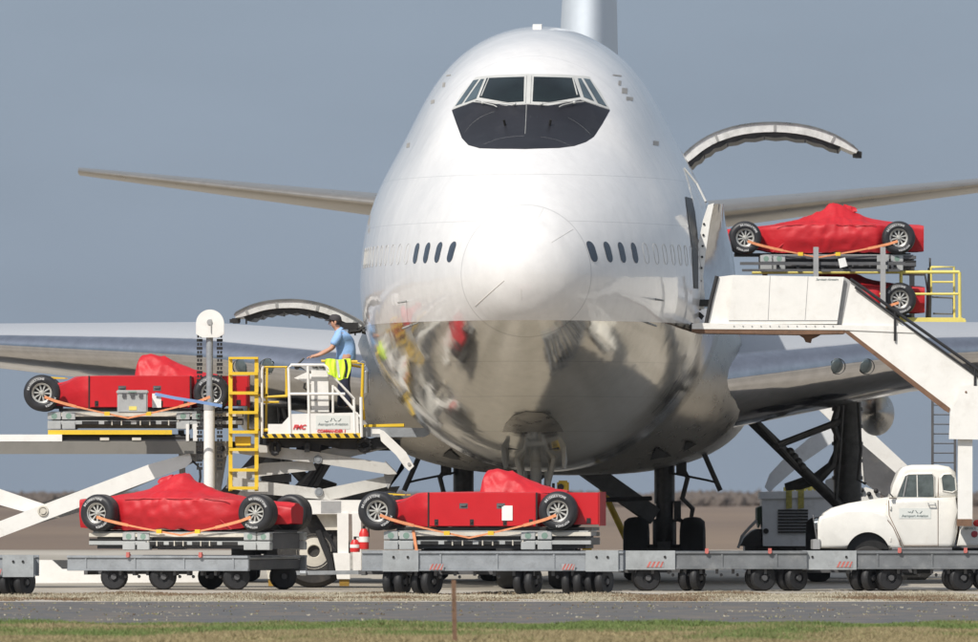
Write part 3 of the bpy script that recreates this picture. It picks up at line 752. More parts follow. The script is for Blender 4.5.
sdoor = arc_door('side_cargo_door', smooth([(672, 172), (682, 158), (696, 145), (715, 134), (742, 126), (775, 123.5), (808, 127), (835, 136), (858, 150)]), 40.5, 3.2, .17, M_door, M_gear, 1)
# passenger door swung open on the left side of the aircraft (right in view)
c1 = smooth([(715, 204), (706, 222), (701, 250), (700, 278), (703, 308)], 12); c2 = smooth([(719, 204), (726, 225), (733, 255), (736, 285), (735, 312)], 12)
mb = MB(); V = mb.grid(lambda u, v: A(*c1[round(u * 12)], 7.0).lerp(A(*c2[round(u * 12)], 8.2), v) + Vector((.12 * math.sin(v * math.pi), 0, 0)), 12, 6)
g = bmesh.ops.extrude_face_region(mb.bm, geom=mb.bm.faces[:]);
for v in [v for v in g['geom'] if isinstance(v, bmesh.types.BMVert)]: v.co += Vector((-.05, .1, 0))
pdoor = obj('passenger_door', mb, M_le, plane, ang=50)
ce = [(711, 206), (705, 222), (700, 250), (697, 276), (695, 300), (695, 308)]
mb = MB(); mb.prism([A(x, y, 6.95) for x, y in ((708, 205), (714, 203), (710, 222), (706, 250), (703, 276), (705, 300), (704, 309), (694, 309), (693, 292), (696, 262), (699, 240), (703, 220))], (0, .16, 0)); obj('door_edge', mb, M_white, pdoor)
mb = MB()
for y in (224, 235, 246, 257, 268, 281, 295): p = A(704 - (y - 224) * .06, y, 6.93); mb.cyl(p, p + Vector((0, .05, 0)), .022, 6)
obj('door_bolt', mb, M_blackm, pdoor)
mb = MB(); mb.box(A(702, 303, 7.0), (.28, .3, .12)); mb.tube([A(700, 308, 7), A(696, 312, 7), A(703, 318, 7)], .05, 6); obj('hinge_arm', mb, M_blackm, pdoor)
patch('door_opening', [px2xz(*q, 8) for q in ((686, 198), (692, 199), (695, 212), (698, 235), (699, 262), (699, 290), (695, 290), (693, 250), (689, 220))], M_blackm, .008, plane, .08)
mb = MB(); mb.tube([A(684, 168, 9), A(697, 184, 9), A(706, 202, 8.5)], .02, 6); obj('door_stay', mb, M_frame, plane)
M_rail3 = mat('bleached_rail', (.36, .38, .39), .5, metal=.1, var=.2, dirt=(.2, .2, .2), dscale=4, damt=.6)
# ================================================================ racing cars
def arc_text(s, r, a_mid, size, y, tw=.036):
    """letters set round the tyre wall, facing -Y"""
    mb = MB(); n = len(s); da = tw / r
    for i, ch in enumerate(s):
        me = text_mesh(ch, size, 0, .001, .0025)
        a = a_mid + (n - 1) / 2 * da - i * da      # angle of the letter, counter-clockwise from +X
        m = Matrix.Translation((r * math.cos(a), y, r * math.sin(a))) @ Matrix.Rotation(-(a - math.pi / 2), 4, 'Y') @ Matrix.Rotation(R(90), 4, 'X')
        me.transform(m); mb.bm.from_mesh(me); bpy.data.meshes.remove(me)
    return mb
TR, TWF = .33, .36
def tyre_mesh(w):
    mb = MB(); h = w / 2
    pr = [(.165, -h + .03), (.18, -h + .012), (.205, -h), (.262, -h - .006), (.300, -h + .012), (.322, -h + .045), (.33, -h + .075)]
    for g in (-.28, -.09, .09, .28):
        a = g * w; pr += [(.33, a - .008), (.326, a - .006), (.326, a + .006), (.33, a + .008)]
    pr += [(.33, h - .075), (.322, h - .045), (.300, h - .012), (.262, h + .006), (.205, h), (.165, h - .03)]
    mb.lathe(pr, (0, 0, 0), (0, 1, 0), 56); return mb
def rim_mesh(w):
    mb = MB(); h = w / 2
    mb.lathe([(.168, -h + .012), (.180, -h + .004), (.178, -h + .03), (.150, -h + .05), (.146, -h + .09), (.158, -h + .09), (.168, -h + .05), (.168, -h + .012)], (0, 0, 0), (0, 1, 0), 48)
    for k in range(10):
        a = 2 * math.pi * k / 10
        d = Vector((math.cos(a), 0, math.sin(a))); t = Vector((-d.z, 0, d.x))
        p, q = d * .035, d * .155
        y0, y1 = -h + .055, -h + .035
        pts = [p + t * .010, p - t * .010, q - t * .016, q + t * .016]
        mb.prism([Vector((v.x, y0, v.z)) for v in pts], (0, .03, 0))
    mb.lathe([(0, -h + .02), (.022, -h + .02), (.028, -h + .03), (.045, -h + .045), (.05, -h + .09)], (0, 0, 0), (0, 1, 0), 20)
    return mb
def disc_mesh(w):
    mb = MB(); h = w / 2; mb.cyl((0, -h + .095, 0), (0, h - .1, 0), .166, 32); return mb
LET1 = arc_text('BRIDGESTONE', .252, R(128), .052, -TWF / 2 - .008)
LET2 = arc_text('POTENZA', .252, R(-42), .050, -TWF / 2 - .008)
LET1.bm.from_mesh((lambda m: m)(finish(LET2.bm, 'l', recalc=False)))
LETM = finish(LET1.bm, 'tyre_lettering', recalc=False); LETM.materials.append(M_letter)
TYM = finish(tyre_mesh(TWF).bm, 'wheel'); TYM.materials.append(M_tyre)
RIM = finish(rim_mesh(TWF).bm, 'rim'); RIM.materials.append(M_rim)
DSC = finish(disc_mesh(TWF).bm, 'brake_disc'); DSC.materials.append(M_dark)
WBASE = 3.05
def car_wheel(car, x, side, spin):
    w = obj('wheel', TYM, None, car, (x, side * .75, TR)); w.rotation_euler = (0, spin, 0 if side < 0 else math.pi)
    obj('rim', RIM, None, w); obj('brake_disc', DSC, None, w); obj('tyre_lettering', LETM, None, w)
def body_loft(secs, seed, wr=.014, nx=90, nr=40, flap=None):
    """secs: (x, half width, z floor, z shoulder, z ridge); cloth-like closed tube"""
    xs = [s[0] for s in secs]; f = [pchip(xs, [s[i] for s in secs]) for i in range(1, 5)]
    mb = MB()
    def g(u, v):
        x = xs[0] + (xs[-1] - xs[0]) * u; w, z0, zs, zr = (k(x) for k in f)
        prof = [(-w * .9, z0), (-w * 1.02, z0 + (zs - z0) * .5), (-w, zs), (-w * .5, zs + (zr - zs) * .36), (-.09, zr - .01), (.09, zr - .01), (w * .5, zs + (zr - zs) * .36), (w, zs), (w * 1.02, z0 + (zs - z0) * .5), (w * .9, z0)]
        t = v * (len(prof) - 1); i = min(int(t), len(prof) - 2); k = t - i
        y = prof[i][0] * (1 - k) + prof[i + 1][0] * k; z = prof[i][1] * (1 - k) + prof[i + 1][1] * k
        p = Vector((x, y, z)); q = Vector((x * 2.2 + z * 2.4, y * 2.0, z * 3.2 + seed))
        d = (1 - abs(noise.noise(q)) * 2) * wr + noise.noise(p * 7 + Vector((seed, 0, 0))) * wr * .7
        hgt = max(0, min(1, (zr - zs) * 4)); d *= .45 + hgt * 1.3
        if wr > .012 and x > .5:      # folds running down from the high point of the cover
            an = math.atan2(z - 1.05, x - 1.8); fd = abs(math.sin(an * 7 + noise.noise(Vector((an * 3, seed, y))) * 2.5)) ** .5
            d += (fd - .6) * .022 * min(1, max(0, (z - .1) * 2))
        n = Vector((0, (1 if y > 0 else -1) if abs(y) > w * .9 else y / w * .5, .3 if abs(y) > w * .9 else 1)).normalized()
        return p + n * d
    V = mb.grid(g, nx, nr); mb.bm.faces.new(V[0]); mb.bm.faces.new(V[-1][::-1]); return mb
def straps(car, front_drop=-.12, mid=1.55, blue=False):
    for x0, x1 in ((.05, mid), (WBASE - .02, mid)):
      for sg in (-1, 1):
        mb = MB(); pts = []
        for k in range(9):
            t = k / 8; pts.append(Vector((x0 + (x1 - x0) * t, sg * (.96 - .1 * t), .26 + (front_drop - .26) * (t ** .8))))
        for a, b in zip(pts, pts[1:]): mb.beam(a, b + (b - a) * .02, .006, .05 if (a.x - x0) ** 2 < .3 else .03, up=(0, -1, 0) if False else (0, 0, 1))
        s = obj('tie_strap', mb, M_orange, car)
        mb = MB(); c = pts[6]; mb.box(c + Vector((0, sg * .012, .0)), (.1, .03, .07)); obj('ratchet', mb, M_yellow, s)
def make_panel_car(label, loc, rotz, group):
    car = thing('race_car', label, 'racing car', loc, rotz, group)
    obj('body', body_loft([(-.1, .18, .12, .40, .46), (.25, .22, .1, .45, .52), (.42, .42, .08, .50, .56), (.62, .58, .07, .60, .64), (.85, .70, .06, .635, .65), (1.5, .70, .06, .635, .66), (2.66, .70, .06, .635, .66), (2.72, .55, .06, .62, .64), (3.12, .50, .1, .6, .63)], 3, .008), M_cloth, car)
    mb = MB(); mb.bb((.30, -.66, .0), (3.6, .66, .055)); mb.bb((-.15, -.3, .05), (.35, .3, .1)); obj('floor_board', mb, M_blackm, car)
    for sg in (-1, 1):
        y = sg * .715
        mb = MB(); mb.bb((.86, y - .012, .075), (2.66, y + .012, .63)); p = obj('side_panel', mb, M_red, car, bevel=.006)
        for x in (.845, 2.675):
            mb = MB(); mb.bb((x - .012, y - .018, .06), (x + .012, y + .018, .64)); obj('panel_edge', mb, M_blackm, p)
        for x in (1.44, 2.07 if sg < 0 else 2.2):
            mb = MB(); mb.bb((x - .07, y - .016, .37), (x + .07, y + .016, .46)); mb.tube([(x - .05, y + sg * .02, .44), (x - .04, y + sg * .035, .42), (x + .04, y + sg * .035, .42), (x + .05, y + sg * .02, .44)], .008, 5); obj('handle', mb, M_dgrey, p)
        for x in (.98, 1.58, 2.14, 2.58):
            mb = MB(); mb.bb((x - .032, y - .02, .09), (x + .032, y + .02, .19)); mb.ball((x, y + sg * .022, .14), .018, 8); obj('latch', mb, M_blackm, p)
        mb = MB(); mb.bb((3.12, sg * .52 - .01, .1), (3.70, sg * .52 + .01, .64)); p = obj('tail_panel', mb, M_red, car, bevel=.005)
        mb = MB(); mb.bb((3.50, sg * .53 - .012, .12), (3.57, sg * .53 + .012, .21)); obj('latch', mb, M_blackm, p)
    mb = MB(); mb.bb((3.705, -.53, .08), (3.725, .53, .65)); obj('end_panel', mb, M_redm, car)
    mb = MB(); mb.bb((3.10, -.51, .615), (3.70, .51, .64)); obj('tail_lid', mb, M_red, car)
    # cloth thrown over the air intake
    xs = [1.66, 1.72, 1.80, 1.95, 2.15, 2.35, 2.60, 2.85, 3.15]; zt = pchip(xs, [.66, .92, .99, 1.02, 1.0, .90, .79, .71, .655]); wd = pchip(xs, [.14, .17, .19, .21, .23, .25, .26, .27, .25])
    mb = MB()
    def g(u, v):
        x = xs[0] + (xs[-1] - xs[0]) * u; w = wd(x); z = zt(x); a = math.pi * v
        p = Vector((x, -math.cos(a) * w * (1 + .5 * (1 - math.sin(a)) ** 2), .63 + (z - .63) * math.sin(a) ** .75))
        d = (1 - 2 * abs(noise.noise(Vector((x * 5 + p.z * 3, p.y * 4, p.z * 5))))) * .025 + noise.noise(p * 12) * .012
        return p + Vector((-.4 * d, -math.cos(a) * d, math.sin(a) * d))
    V = mb.grid(g, 44, 30); mb.bm.faces.new(V[0]); mb.bm.faces.new(V[-1][::-1]); obj('engine_cloth', mb, M_cloth, car)
    mb = MB(); mb.beam((.12, -.25, .62), (.42, -.35, .60), .07, .015); mb.beam((.15, .2, .60), (.42, .3, .60), .07, .015); obj('front_wishbone', mb, M_yellow, car)
    for i, x in enumerate((0, WBASE)):
        for sd in (-1, 1): car_wheel(car, x, sd, R(4 + 23 * i))
    straps(car)
    return car
def make_cloth_car(label, loc, rotz, group):
    car = thing('race_car', label, 'racing car', loc, rotz, group)
    obj('body', body_loft([(-.42, .25, .14, .42, .50), (.2, .40, .1, .50, .56), (.55, .62, .04, .55, .60), (.85, .72, .02, .57, .66), (1.33, .74, .02, .58, .80), (1.58, .74, .02, .58, .92), (1.74, .74, .02, .58, 1.01), (1.90, .74, .02, .58, .99), (2.05, .74, .02, .58, .92), (2.3, .73, .02, .58, .81), (2.6, .71, .02, .57, .71), (2.85, .56, .03, .56, .66), (3.2, .52, .05, .57, .62), (3.56, .52, .06, .56, .58)], 8, .018, 120, 48), M_cloth, car)
    mb = MB(); mb.bb((-.2, -.5, -.03), (3.3, .5, .03)); obj('floor_board', mb, M_blackm, car)
    def g(u, v):
        x = 1.98 + (.26) * u; a = math.pi * v; p = Vector((x, -math.cos(a) * .10, .86 + .155 * math.sin(a) * (1 - .5 * u)))
        return p + Vector((noise.noise(p * 14), noise.noise(p * 13 + Vector((3, 0, 0))), noise.noise(p * 15))) * .025
    mb = MB(); V = mb.grid(g, 10, 12); mb.bm.faces.new(V[0]); mb.bm.faces.new(V[-1][::-1]); obj('intake_cloth', mb, M_cloth, car)
    for sg in (-1, 1):
        mb = MB(); pts = [(.55, .05), (.75, .2), (.98, .4), (1.12, .57)]
        mb.tube([(a, sg * (.66 + .07 * min(1, (a - .5) * 2)), b) for a, b in pts], .012, 6); obj('cloth_fold', mb, M_cloth, car)
        mb = MB(); mb.tube([(.6 + .1 * k, sg * .742, .585 + .006 * math.sin(k * 1.7)) for k in range(21)], .009, 6); obj('seam', mb, M_cloth, car)
    for i, x in enumerate((0, WBASE)):
        for sd in (-1, 1): car_wheel(car, x, sd, R(60 - 40 * i))
    straps(car, -.06, 1.45)
    return car

# ---------------------------------------------------------------- pallets under the cars
def make_pallet(label, loc, rotz, group, L=3.5, x0=.1, W=1.5, H=.33, tail=True):
    """origin under the front axle, top at z = 0"""
    p = thing('car_pallet', label, 'pallet', loc, rotz, group)
    for sg in (-1, 1):
        y = sg * W / 2
        for z in (-.06, -.20):
            mb = MB(); mb.bb((x0, y - .05, z - .035), (x0 + L, y + .05, z + .035)); obj('side_rail', mb, M_alu if z < -.1 else M_cream, p, bevel=.006)
        for a, b in ((.62, .92), (1.02, 1.5), (1.6, 1.95), (2.05, 2.4)):
            mb = MB(); mb.bb((x0 + a, y - .056, -.235), (x0 + b, y + .056, -.175)); obj('fork_slot', mb, M_blackm, p, bevel=0)
        for k in range(9):
            if k % 3 == 0: continue
            mb = MB(); mb.bb((x0 + .98 + k * .17, y - .062, -.25), (x0 + 1.0 + k * .17, y + .062, -.16)); obj('rib', mb, M_cream, p)
        for xx in (0, .26, 2.32, 2.6):
            for z0 in (-.15, -.32):
                mb = MB(); mb.bb((x0 + xx, y - .07, z0), (x0 + xx + .24, y + .07, z0 + .135)); b = obj('end_block', mb, M_alu, p, bevel=.008)
                if z0 > -.2:
                    mb = MB(); mb.lathe([(0, 0), (.052, 0), (.055, -.004), (.055, -.012)], (x0 + xx + .12, y - .073 if sg < 0 else y + .073, z0 + .065), (0, sg * -1 * -1, 0), 16); obj('green_disc', mb, M_green, b)
    mb = MB(); mb.bb((x0 + .08, -W / 2 + .09, -.30), (x0 + L - .1, W / 2 - .09, -.03)); obj('core', mb, M_dgrey, p)
    mb = MB()
    mb.bb((x0 + .05, -W / 2, -.02), (x0 + L - .05, W / 2, -.003)); obj('deck', mb, M_alu, p)
    mb = MB(); mb.bb((x0 + L - .62, -W / 2 - .03, -.24), (x0 + L, W / 2 + .03, -.12)); obj('tail_beam', mb, M_blackm, p)
    mb = MB(); mb.bb((x0 + L - .62, -W / 2 - .02, -.09), (x0 + L - .05, W / 2 + .02, -.03)); obj('tail_rail', mb, M_grey, p)
    for xx in ((x0 + .5,) if 'below the nose' in label else ()):
        mb = MB(); mb.beam((xx, -W / 2 - .08, 0), (xx + .06, -W / 2 - .085, -.36), .012, .05); obj('hold_down_strap', mb, M_orange, p)
    return p

# ---------------------------------------------------------------- pallet dollies
def caster(parent, x, y, r=.21, w=.13, dual=True):
    mb = MB(); o = .10 if dual else 0
    for s in ((-o, o) if dual else (0,)): wheel_mb(mb, (x, y + s, r), r, w, (0, 1, 0), 22)
    return mb
def make_dolly(label, loc, rotz, L, W, z0, z1, wheels, group, mrail=None, panels=(), dark=None, face=False):
    """origin at the near left corner on the ground; near side towards -Y"""
    d = thing('pallet_dolly', label, 'dolly', loc, rotz, group)
    for y in (0, W):
        mb = MB(); h = z1 - z0
        mb.bb((0, y - .03, z0 + .03), (L, y + .03, z1 - .04)); mb.bb((0, y - .06, z1 - .045), (L, y + .05, z1)); mb.bb((0, y - .05, z0), (L, y + .05, z0 + .035))
        f = obj('side_rail', mb, mrail or M_rail, d, bevel=.006)
        k = 0; x = .35
        while x < L - .2:
            mb = MB(); mb.bb((x, y - .048, z0 + .02), (x + .03, y + .04, z1 - .02)); obj('gusset', mb, mrail or M_rail, f); x += .95
    mb = MB()
    for i in range(8): x = .15 + (L - .3) * i / 7; mb.bb((x - .05, .03, z0 + .03), (x + .05, W - .03, z1 - .08))
    obj('cross_member', mb, M_dgrey, d)
    mb = MB()
    for i in range(14): x = .1 + (L - .2) * i / 13; mb.cyl((x, .08, z1 - .04), (x, W - .08, z1 - .04), .03, 8)
    obj('deck_roller', mb, M_rail, d)
    for a, b in panels:
        mb = MB(); mb.bb((a, -.075, z0 - .01), (b, -.052, z1 + .01)); pn = obj('end_plate', mb, M_rail3, d, bevel=.004)
        for bx in (a + .18, b - .18):
            mb = MB(); mb.cyl((bx, -.092, z1 - .1), (bx, -.07, z1 - .1), .022, 8); obj('bolt', mb, M_blackm, pn)
    for wx in wheels:
        for yy in ((.22, W - .22)):
            mb = MB(); o = .10
            for s in (-o, o): wheel_mb(mb, (0, s, .235), .235, .14, (0, 1, 0), 24)
            w = obj('wheel', mb, M_black, d, (wx, yy, 0)); w.rotation_euler = (0, 0, face[wheels.index(wx) % len(face)] if face else 0)
            mb = MB(); mb.bb((-.05, -.025, .2), (.05, .025, z0 + .02)); mb.cyl((0, -.18, .235), (0, .18, .235), .03, 8); mb.cyl((0, -.19, .235), (0, -.15, .235), .05, 12); obj('fork', mb, M_dgrey, w)
    mb = MB(); mb.beam((-.1, W / 2, z0 - .03), (L * .5, W / 2, z0 - .03), .09, .07); mb.beam((0, W / 2 - .5, z0 - .04), (0, W / 2 + .5, z0 - .04), .07, .07); obj('drawbar', mb, M_dgrey, d)
    mb = MB()
    for i in range(9): x = L * (.2 + .075 * i); mb.bb((x, .06, z0 - .08), (x + .05, .2, z0)); mb.ball((x + .1, .12, z0 - .1), .03, 6)
    obj('latch_gear', mb, M_dgrey, d)
    return d
M_faded = mat('faded_red', (.50, .14, .12), .6, var=.3, vs=9)
def stripes(d, x, z, w=.24, h=.10, y=-.08):
    mb = MB(); mb.bb((x, y - .004, z), (x + w, y, z + h)); pl = obj('reflector_plate', mb, M_rail3, d)
    mb = MB(); n = 4
    for k in range(n):
        a = x + w * k / n; q = w / n * .5
        mb.prism([(a, y - .007, z), (a + q, y - .007, z), (min(x + w, a + q + h * .5), y - .007, z + h), (min(x + w - .005, a + h * .5), y - .007, z + h)], (0, .002, 0))
    obj('red_stripe', mb, M_faded, pl)
def marker(d, x, z):
    mb = MB(); mb.cyl((x, -.1, z + .03), (x, -.02, z + .03), .035, 10); mb.bb((x - .03, -.09, z), (x + .03, -.05, z + .09)); obj('lock_knob', mb, M_faded, d)

M_rail2 = mat('weathered_dark_rail', (.17, .18, .19), .5, metal=.15, var=.25, dirt=(.34, .34, .33), dscale=4, damt=.5)
GC = 'wrapped racing cars waiting on pallets'
GPL = 'aluminium pallets under the racing cars'
GD = 'pallet dollies lined up in front of the aircraft'
def gp(px, Y, z=0): v = P(px, 488, Y); v.z = z; return v
# centre car
a0 = R(-6)
def near_wheel_origin(px, Y, z, rz):
    """front axle origin so that the near front wheel (local y = -.75 side facing camera) stands at px"""
    side = -1 if math.cos(rz) > 0 else 1
    off = Matrix.Rotation(rz, 3, 'Z') @ Vector((0, side * .80, 0)); v = P(px, 488, Y) - off; v.z = z; return v
cc = make_panel_car('red racing car with hard side panels, on the dolly directly below the aircraft', near_wheel_origin(378, 244, 1.085, a0), a0, GC)
pc = make_pallet('aluminium pallet below the nose, under the middle racing car', cc.location, a0, GPL)
# paper notice on the centre car
mb = MB(); mb.bb((2.09, -.742, .17), (2.27, -.738, .42)); obj('paper_notice', mb, M_paper, cc)
# upper left car on the loader
cu = make_panel_car('red racing car with hard side panels and engine cloth, high on the left loader deck', near_wheel_origin(42, 261, 3.18, 0), 0, GC)
pu = make_pallet('aluminium pallet on the high deck of the left loader', cu.location, 0, GPL)
# lower left car, rear end to the left, turned 25 degrees
al = R(157)
cl = make_cloth_car('cloth-draped red racing car on the lower left dolly, turned slightly towards the camera', near_wheel_origin(257, 255, 1.03, al), al, GC)
pl_ = make_pallet('aluminium pallet under the draped car at lower left', cl.location, al, GPL, x0=-.25, L=3.5)
# upper right cars
cr = make_cloth_car('cloth-draped red racing car on the top tier of the rack at upper right', near_wheel_origin(745, 288, 6.44, 0), 0, GC)
cr2 = dup(cr, near_wheel_origin(746, 288, 5.22, 0), 0, 'cloth-draped red racing car on the lower rack tier, half hidden by the stair platform', GC)
pr = make_pallet('dark-framed pallet carrying the topmost racing car at upper right', cr.location, 0, GPL, x0=.3, L=3.1)

for o_ in kids(pr):
    if o_.name.startswith(('side_rail', 'rib')): o_.data.materials[0] = M_dgrey
# dollies
d1 = make_dolly('grey dolly under the middle racing car, nearest the camera', gp(362, 243.0), R(-1.5), 4.38, 2.3, .41, .745, [.55, 1.05, 2.75, 3.55, 3.95], GD, panels=[(.35, .95), (3.75, 4.3)], face=[R(75), R(60), R(70), R(75), R(65)])
stripes(d1, 1.13, .43); stripes(d1, 3.35, .43, .22)
for x in (.22, 2.1, 2.9): marker(d1, x, .0) if False else None
d2 = make_dolly('grey dolly between the middle racing car and the white truck, empty', gp(592, 252.8), R(0), 3.75, 1.9, .385, .70, [.95, 1.75, 2.95, 3.5], GD, mrail=M_rail2, panels=[(.0, 1.45)], face=[R(10), R(65), R(20), R(40)])
stripes(d2, .95, .42, .3); marker(d2, 2.0, .66); marker(d2, 3.1, .66)
d3 = make_dolly('grey dolly in front of the white truck, empty', gp(802, 252.9), R(0), 3.9, 1.9, .385, .70, [1.1, 1.5, 2.75, 3.25], GD, mrail=M_rail2, panels=[(.0, .95)], face=[R(60), R(20), R(25), R(10)])
stripes(d3, .6, .42, .28); marker(d3, 1.7, .67); marker(d3, 2.85, .67)
ld = Vector(gp(68, 256.3)); 
d4 = make_dolly('grey dolly under the draped car at lower left, turned at an angle', ld, R(-23), 3.5, 2.5, .34, .61, [.8, 1.75, 3.15], GD, face=[R(20), R(25), R(30)])
for x in (1.2, 2.6): marker(d4, x, .58)
d5 = make_dolly('grey dolly at the far left edge, only its end in view', gp(-190, 241), 0, 3.75, 1.9, .33, .68, [.6, 1.2, 3.2, 3.45], GD, panels=[(3.2, 3.72)], face=[R(60)])
stripes(d5, 2.95, .36, .24)
# ================================================================ left loader (serves the forward hold)
LL = thing('cargo_loader', 'white scissor-lift cargo loader on the left, with yellow ladder and raised deck', 'cargo loader', gp(200, 261.5))
def px(pts, y0, y1, name, m, parent, root=None, bevel=0, ang=38):
    return obj(name, slab(root or LL, pts, y0, y1), m, parent or root or LL, bevel=bevel, ang=ang)
def rect(x0, y0, x1, y1): return [(x0, y0), (x1, y0), (x1, y1), (x0, y1)]
def bar(p, q, w):
    """band of width w px between two photo points"""
    p, q = Vector(p), Vector(q); d = (q - p).normalized(); n = Vector((-d.y, d.x)) * w / 2
    return [tuple(p + n), tuple(q + n), tuple(q - n), tuple(p - n)]
def LT(x, y, dy=0): return P(x, y, LL.location.y + dy) - LL.location
# rear deck beam and rollers
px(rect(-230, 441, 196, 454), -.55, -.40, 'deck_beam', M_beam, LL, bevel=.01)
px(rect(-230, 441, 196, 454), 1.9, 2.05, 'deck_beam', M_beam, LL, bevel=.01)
px(rect(-230, 434.5, 62, 441.5), -.56, -.36, 'deck_rail', M_white, LL, bevel=.01)
px(rect(-230, 438, 196, 441), -.4, 1.9, 'deck_plate', M_dgrey, LL)
mb = MB(); mb.cyl(LT(62, 437.5, -.35), LT(190, 437.5, -.35), .06, 12); obj('edge_roller', mb, M_blackm, LL)
mb = MB(); mb.cyl(LT(62, 437.5, 1.8), LT(190, 437.5, 1.8), .06, 12); obj('edge_roller', mb, M_blackm, LL)
px(rect(48, 430, 172, 434.5), -.50, -.42, 'guide_strip', M_yellow, LL)
mb = MB(); mb.bm
for (a, b) in ((186, 189), (193, 198)): slab(LL, rect(a, 424, b, 441), -.56, -.45, mb)
obj('stop_plate', mb, M_white, LL)
for a in (100, 132): px(rect(a, 437.6, a + 9, 440.4), -.57, -.5, 'lock_tab', M_cream, LL)
# outer (rear) scissor arms, white
for dy in (-.5, 1.75):
    m = M_white
    o = obj('scissor_arm', slab(LL, [(-60, 545), (-60, 560), (186, 467), (192, 461), (190, 453), (150, 464), (0, 521)], dy, dy + .14), m, LL, bevel=.012)
    o = obj('scissor_arm', slab(LL, [(-160, 448), (-150, 440), (0, 489), (47, 505), (60, 518), (40, 516), (0, 505)] + [(-100, 470)], dy + .16, dy + .28), m, LL, bevel=.012)
    mb = MB(); c = LT(43, 511, dy); mb.cyl(c + Vector((0, -.05, 0)), c + Vector((0, .4, 0)), .055, 16); mb.lathe([(.09, -.03), (.10, 0), (.075, 0), (.07, -.03), (.09, -.03)], c, (0, 1, 0), 16); obj('pivot_pin', mb, M_cream, LL)
px([(20, 510), (36, 524), (80, 512), (110, 498), (200, 460), (196, 452)], 1.4, 1.55, 'scissor_arm', M_grey, LL, bevel=.01)  # grey arm stands in for the shadow behind the white arms
# mast: guide tube, chain sheave and chains
mb = MB(); mb.cyl(LT(209.3, 520, -.6), LT(209.3, 402, -.6), .10, 20); mast = obj('mast', mb, M_white, LL)
mb = MB(); mb.cyl(LT(209.6, 404, -.6), LT(209.6, 334, -.6), .062, 16); obj('lift_rod', mb, M_rail, mast)
mb = MB(); mb.cyl(LT(209.3, 410, -.6), LT(209.3, 402, -.6), .108, 20); obj('mast_collar', mb, M_grey, mast)
cap = [(196, 334)] + [(210 - 14 * math.cos(R(a)), 323.5 - 14 * math.sin(R(a))) for a in range(0, 181, 12)] + [(224, 334), (218, 337.5), (202, 337.5)]
px(cap, -.72, -.48, 'sheave_guard', M_white, mast, bevel=.02)
for x in (198.2, 201, 218.2, 221.2):
    mb = MB()
    for k in range(34):
        a, b = LT(x, 335 + k * 4, -.6), LT(x, 337.6 + k * 4, -.6)
        mb.box((a + b) / 2, (.055 if k % 2 else .035, .03, abs(a.z - b.z) * 1.1))
    obj('chain', mb, M_blackm, mast)
mb = MB(); c = LT(209.5, 322, -.74); mb.cyl(c, c + Vector((0, .05, 0)), .05, 12); mb.cyl(LT(211, 319, -.74), LT(211, 333, -.74), .008, 5); obj('sheave_bolt', mb, M_grey, mast)
# front lifting frame behind the mast
px([(178, 430), (184, 430), (186, 500), (180, 500)], .2, .4, 'frame_post', M_grey, LL)
px([(216, 446), (228, 446), (219, 500), (213, 500)], -.2, .3, 'frame_post', M_grey, LL, bevel=.01)
px([(190, 441), (236, 441), (236, 449), (226, 456), (219, 462), (190, 458)], -.35, .0, 'frame_gusset', M_grey, LL, bevel=.01)
mb = MB(); c = LT(222.5, 448.5, -.37); mb.cyl(c, c + Vector((0, .05, 0)), .05, 12); obj('gusset_hole', mb, M_blackm, LL)
# main (front) scissors, grey
Mg2 = mat('pale_grey_steel', (.56, .55, .52), .5, var=.12, dirt=(.2, .18, .15), dscale=3, damt=.5, bump=.003, bs=10)
def sarm(pts, y0, m=Mg2): return obj('scissor_arm', slab(LL, pts, y0, y0 + .12), m, LL, bevel=.012)
for dy in (-.35, 1.35):
    sarm([(230, 441), (262, 445), (318, 452), (386, 463), (397, 474), (388, 474.5), (318, 463), (262, 457), (228, 452)], dy)
    sarm([(228, 472), (262, 463), (312, 460), (316, 470), (262, 476), (234, 482)], dy + .14)
    sarm([(316, 452), (388, 434), (404, 436), (396, 446), (330, 462)], dy + .14)
    sarm([(228, 476), (262, 481), (322, 489), (330, 500), (262, 494), (226, 488)], dy + .02)
    sarm([(300, 494), (322, 489), (386, 476), (397, 474), (386, 487), (340, 498), (312, 503)], dy + .16)
    for q in ((318, 459.5), (319, 492)):
        mb = MB(); c = LT(*q, dy); mb.cyl(c - Vector((0, .04, 0)), c + Vector((0, .4, 0)), .045, 14); mb.lathe([(.07, -.03), (.08, 0), (.055, 0), (.05, -.03), (.07, -.03)], c, (0, 1, 0), 16); obj('pivot_pin', mb, M_rail, LL)
px([(385, 461), (397, 473), (404, 468), (402, 462), (397, 476), (388, 489), (384, 476)], -.2, 1.3, 'scissor_link', M_grey, LL)
px([(210, 503), (262, 445), (276, 445), (254, 474), (228, 506)], .2, .35, 'cross_brace', M_dgrey, LL)
px([(300, 486), (334, 446), (342, 446), (318, 486)], .6, .7, 'cross_brace', M_dgrey, LL)
mb = MB(); mb.cyl(LT(309, 488, .3), LT(322, 466, .3), .05, 10); mb.cyl(LT(322, 466, .3), LT(330, 452, .3), .03, 8); obj('lift_cylinder', mb, M_blackm, LL)
px(rect(262, 474, 291, 482), .1, .7, 'pump_box', M_dgrey, LL, bevel=.02)
px([(330, 503), (372, 488), (400, 486), (392, 500), (372, 505)], .5, .7, 'lower_beam', M_dgrey, LL)
